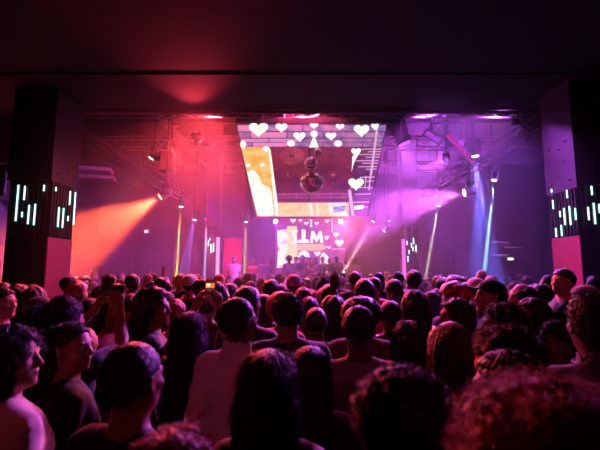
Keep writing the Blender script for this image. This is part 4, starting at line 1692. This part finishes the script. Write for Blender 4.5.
who(203, 279, 4.3, 'dark-haired person looking right beside the pale thin beam', hair='short', skin=1, tcol='black', turn=1.0, yaw=.5)
who(208, 294, 3.55, 'person with a shaved violet-lit head right of the glowing phone', hair='fade', skin=2, tcol='black')
who(219, 282, 4.0, 'person with thick dark hair left of the glasses man', hair='wavy', skin=2, sex='f', tcol='black')
who(231, 283, 4.5, 'person with long hair behind the glasses man', hair='long', skin=1, sex='f', tcol='mauve', turn=.5)
who(271, 279, 4.3, 'man in a lavender tee in front of the stage', hair='short', skin=2, tcol='lavender')
who(281, 284, 5.2, 'person with violet-rimmed hair just right of the lavender tee', hair='short', skin=1, tcol='black')
who(294, 274, 4.8, 'man in a pale bluish cap in front of the stage', hair='beanie', hcol='grey', skin=2, tcol='charcoal')
who(264, 294, 3.7, 'person with violet hair between the jacket man and the broad man', hair='bob', sex='f', skin=1, tcol='navy')
who(303, 287, 4.5, 'person with pink-lit curls right of the bluish cap', hair='curly', skin=1, tcol='pink', sex='f')
who(309, 297, 3.6, 'woman in violet light behind the broad man', hair='wavy', sex='f', skin=1, tcol='mauve')
who(329, 284, 4.0, 'person with long violet-rimmed hair below the singer', hair='long', sex='f', skin=2, tcol='black')
who(333, 295, 3.3, 'person with thick wavy hair left of the raised dark hand', hair='wavy', sex='f', skin=2, tcol='black', hscale=(1.15, 1.1, 1))
who(316, 307, 2.85, 'person with a small round head between the broad man and the afro', hair='fade', skin=2, tcol='black')
who(352, 300, 3.2, 'person raising one dark bare arm toward the stage', hair='short', skin=3, tcol='black', arms=('high', 'down'), ex=1.58)
who(354.5, 271, 5.6, 'person with a round violet head just right of the raised hand', hair='fade', skin=2, tcol='black')
who(364, 278.5, 3.95, 'person with smooth pink-lit hair behind the wide afro', hair='bob', skin=1, tcol='pink')
who(374, 277, 5.0, 'person with short hair behind the smooth pink-lit head', hair='short', skin=2, tcol='pink')
who(378.5, 272, 6.0, 'tall short-haired person under the pink upright beam', hair='fade', skin=3, tcol='black')
who(393.5, 279, 4.1, 'person in a white tee right of the pink-lit heads', hair='short', skin=3, tcol='white')
who(398, 271.5, 6.4, 'person in the crowd under the distant right pillar', hair='fade', skin=2, tcol='cream')
who(413.5, 270, 4.9, 'tall person with a dark head right of the distant right pillar', hair='short', skin=3, tcol='navy')
who(414, 290, 3.15, 'person with wide dark hair below the tall dark head', hair='wavy', skin=2, sex='f', tcol='black', hscale=(1.1, 1, 1))
who(390, 300, 3.0, 'person with short hair between the wide afro and the wide-haired one', hair='fade', skin=3, tcol='black')
who(430, 285, 3.7, 'person with a dark afro left of the red-haired blue jacket', hair='afro', skin=3, tcol='black', hscale=(.72, .72, .8))
who(437, 275.5, 6.0, 'person with a bright pink crown under the tilted pale beam', hair='bald', skin=0, tcol='pink')
who(453, 281, 3.35, 'person with red-lit curly hair and a bright blue jacket', hair='curly', hcol='auburn', skin=1, top='jacket', tcol='blue', turn=-.3, hscale=(1.25, 1.2, 1))
who(475, 277, 4.3, 'person in a white cap lit blue under the blue cone', hair='cap', hcol='white', skin=1, top='jacket', tcol='blue')
who(489, 279, 3.0, 'man in a dark cap looking left under the thin cyan beam', hair='cap', hcol='black', skin=0, tcol='black', turn=-1.2, yaw=-.2)
who(481, 270, 7.0, 'tall person with a pale head under the blue cone', hair='bald', skin=0, tcol='white')
who(521, 277, 3.3, 'person in a dark fuzzy hat looking left, right of the blue cone', hair='afro', skin=0, tcol='black', turn=-1.1, yaw=-.3, hscale=(.9, .9, .75))
who(540, 284, 4.0, 'person with a red-lit face left of the right pillar', hair='short', skin=1, tcol='burgundy', turn=-.8)
who(562, 268.5, 3.95, 'tall man in black facing left before the crimson panel', hair='short', hcol='brown', skin=0, tcol='black', turn=-1.35, yaw=-.2)
who(584, 285, 3.1, 'person in a striped headband with hands raised at the right edge', hair='beanie', hcol='grey', skin=1, tcol='black', turn=-1.1, arms=('front', 'front'))
who(454, 298, 2.65, 'woman with dark hair and a lit face edge looking left', hair='wavy', sex='f', skin=1, tcol='black', turn=-1.0, yaw=-.5, hscale=(1.1, 1.1, 1))
who(501, 303, 2.1, 'man in a pale headband looking left at right of centre', hair='locs', skin=1, tcol='black', turn=-.7, yaw=-.4)
who(531, 298, 2.65, 'person with a red-lit face looking left behind the profile at right', hair='wavy', sex='f', skin=1, tcol='black', turn=-1.1, yaw=-.4)
who(556, 320, 1.95, 'woman in dark profile facing left near the pale collared shirt', hair='bun', sex='f', skin=2, tcol='black', turn=-1.0, yaw=-.5)
NHERO = len(PLACED)

# glasses on the light-shirted man
gl = MB()
for s in (-1, 1):
    gl.tube([(s * .032 + .021 * math.cos(t), .102, .106 + .017 * math.sin(t)) for t in [2 * math.pi * i / 16 for i in range(16)]], .0022, 6, close=True)
    gl.tube([(s * .053, .100, .110), (s * .078, .06, .112), (s * .088, -.012, .108)], .0022, 6)
gl.tube([(-.011, .104, .108), (.011, .104, .108)], .002, 6)
g = gl.build('glasses', mat('glasses_frame', (150, 130, 170), .2, .8), m17, True)
g.location = tuple(PIV)
g.rotation_euler = (0, 0, -.25)


# ---- phones
def phone(owner, loc, lab, lit, tilt=.15, land=False):
    k = owner.scale[0]
    M = Matrix.Translation(owner.location) @ Matrix.Rotation(owner.rotation_euler.z, 4, 'Z')
    p = M @ (Vector(loc) * k)
    r = empty('smartphone', p, owner.rotation_euler.z)
    r.rotation_euler = (-tilt, math.pi / 2 if land else 0, owner.rotation_euler.z)
    b = MB()
    b.box((-.037, -.004, -.076), (.037, .004, .076), bev=.0035)
    b.build('phone_body', BLACKM, r)
    b = MB()
    b.box((-.034, -.0052, -.072), (.034, -.004, .072))
    b.build('display', emat('phone_dark', (20, 14, 20), .3) if not lit else emat('phone_glow', (70, 20, 30), 1.0), r)
    if lit:
        b = MB()
        b.box((-.03, -.006, .018), (.03, -.0052, .05), 0)
        b.box((-.024, -.0066, .026), (.0, -.006, .046), 1)
        b.box((-.03, -.006, -.01), (.03, -.0052, .012), 2)
        b.build('display_picture', [emat('ph1', (255, 120, 50), 1.2), emat('ph2', (255, 230, 190), 1.3), emat('ph3', (120, 60, 70), .8)], r)
    tag(r, lab, 'phone', 'phones held up')


phone(ph2, (0, .385, 1.865), 'glowing phone with an orange picture held up in two hands', True)
phone(ph1, (0, .415, 1.765), 'dark phone held sideways below the left pillar', False, land=True)

# shoulder strap with buckle for the tan tank top
sp_ = MB()
ow = [o for o in bpy.data.objects if o.get('label', '').startswith('woman in a tan')][0]
sp_.tube([(.09, -.125, 1.30), (.085, -.10, 1.40), (.082, -.04, 1.462), (.082, .03, 1.46), (.08, .10, 1.38)], .011, 8)
sp_.build('shoulder_strap', BLACK, ow, True)
sp_ = MB()
sp_.tube([(.072, -.122, 1.385), (.102, -.122, 1.385), (.102, -.136, 1.345), (.072, -.136, 1.345)], .003, 6, close=True)
sp_.build('buckle', STEEL, ow, True)
# earring of the profile woman
ow = [o for o in bpy.data.objects if o.get('label', '').startswith('woman seen in profile')][0]
e_ = MB()
e_.tube([(.082 + .0 * i, -.002 + .012 * math.cos(i * .52), .052 + .012 * math.sin(i * .52)) for i in range(12)], .0018, 6, close=True)
e = e_.build('earring', mat('gold', (230, 180, 90), .2, 1.0), ow, True)
e.location = tuple(PIV)
e.rotation_euler = (0, 0, -.65)

# ------------------------------------------------------------------ the rest of the crowd
ZONES = ((45, 'beyond the left pillar'), (88, 'below the left pillar'), (165, 'under the orange beam'), (215, 'at the thin yellow beam'),
         (272, 'left of the back screen'), (348, 'before the back screen'), (400, 'below the slanted beam'), (456, 'below the tilted pale beam'),
         (516, 'under the blue cone'), (900, 'beside the right pillar'))
STY = ['short', 'fade', 'afro', 'curly', 'long', 'wavy', 'bun', 'braids', 'cap', 'beanie', 'bob', 'short', 'locs', 'short', 'fade', 'wavy']
SAY = dict(short='short hair', fade='cropped hair', afro='an afro', curly='curly hair', long='long hair', wavy='wavy hair', bun='a hair bun', braids='braids',
           cap='a cap', beanie='a beanie', bob='a bob cut', bald='a bare head', locs='thick locks')
AP = [('down', 'down')] * 22 + [('front', 'front')] * 2 + [('down', 'high')]
n = 0
tries = 0
LIMIT = 212
pts = list(PLACED)
USED = set()
PILL = [(-5.35, 7.8), (5.6, 7.4)]
while n < LIMIT and tries < 60000:
    tries += 1
    d = 2.5 + (12.6 - 2.5) * R.random() ** .92
    xm = min(.79 * d + .15, 9.0)
    x = R.uniform(-xm, xm)
    mind = .40 if d < 5 else .47
    if any((x - a) ** 2 + (d - c) ** 2 < mind * mind for a, c in pts):
        continue
    if any(abs(x - a) < .75 and abs(d - c) < .75 for a, c in PILL):
        continue
    pts.append((x, d))
    n += 1
    u = 300 + x / d * FPX
    zone = [z for lim, z in ZONES if u < lim][0]
    row = 'near rows' if d < 4.6 else ('middle rows' if d < 8 else 'far rows')
    for _ in range(60):
        fem = R.random() < .45
        hs = R.choice(STY)
        if fem and hs in ('fade', 'bald', 'short'):
            hs = R.choice(['long', 'wavy', 'bun', 'bob', 'braids'])
        if not fem and hs in ('bun', 'bob', 'long'):
            hs = R.choice(['short', 'fade', 'curly'])
        tc = R.choice(['black', 'black', 'charcoal', 'navy', 'white', 'grey', 'pink', 'burgundy', 'mauve', 'lavender', 'olive', 'red'])
        ar = R.choice(AP)
        if d < 5:
            ar = ('down', 'down')
        arm = ' and raised arm' if ar == ('down', 'high') else ''
        lab = 'person with %s%s, %s top, %s, %s' % (SAY[hs], arm, tc, row, zone)
        if lab not in USED:
            break
    USED.add(lab)
    h = R.uniform(1.60, 1.80) if not fem else R.uniform(1.56, 1.70)
    if d < 4.2:
        h = min(h, 1.66)
    if ar[1] == 'high':
        h = R.uniform(1.56, 1.66)
    fine = 1 if d < 5 else 0
    hc = R.choice(['black', 'black', 'black', 'brown', 'auburn']) if hs not in ('cap', 'beanie') else R.choice(['black', 'black', 'burgundy', 'grey', 'navy'])
    kw = dict(turn=0)
    r = person(x, d, h, facing(x, d) + R.choice([-.5, -.25, 0, 0, .2, .45]), yaw=R.choice([-.6, 0, 0, .6]) if fine else R.choice([-.5, 0, .5]), sex='f' if fem else 'm', arms=ar, hair=hs, hcol=hc,
               skin=R.choice([1, 2, 2, 3, 3]), top=R.choice(['tee', 'tee', 'long', 'hoodie']) if fine == 0 else 'tee', tcol=tc, bottom='charcoal', fine=fine)
    tag(r, lab, 'person', 'people in the crowd')
print('CROWD', n, len(PLACED), tries)
for o in bpy.data.objects:
    if '_dims' in o:
        del o['_dims']
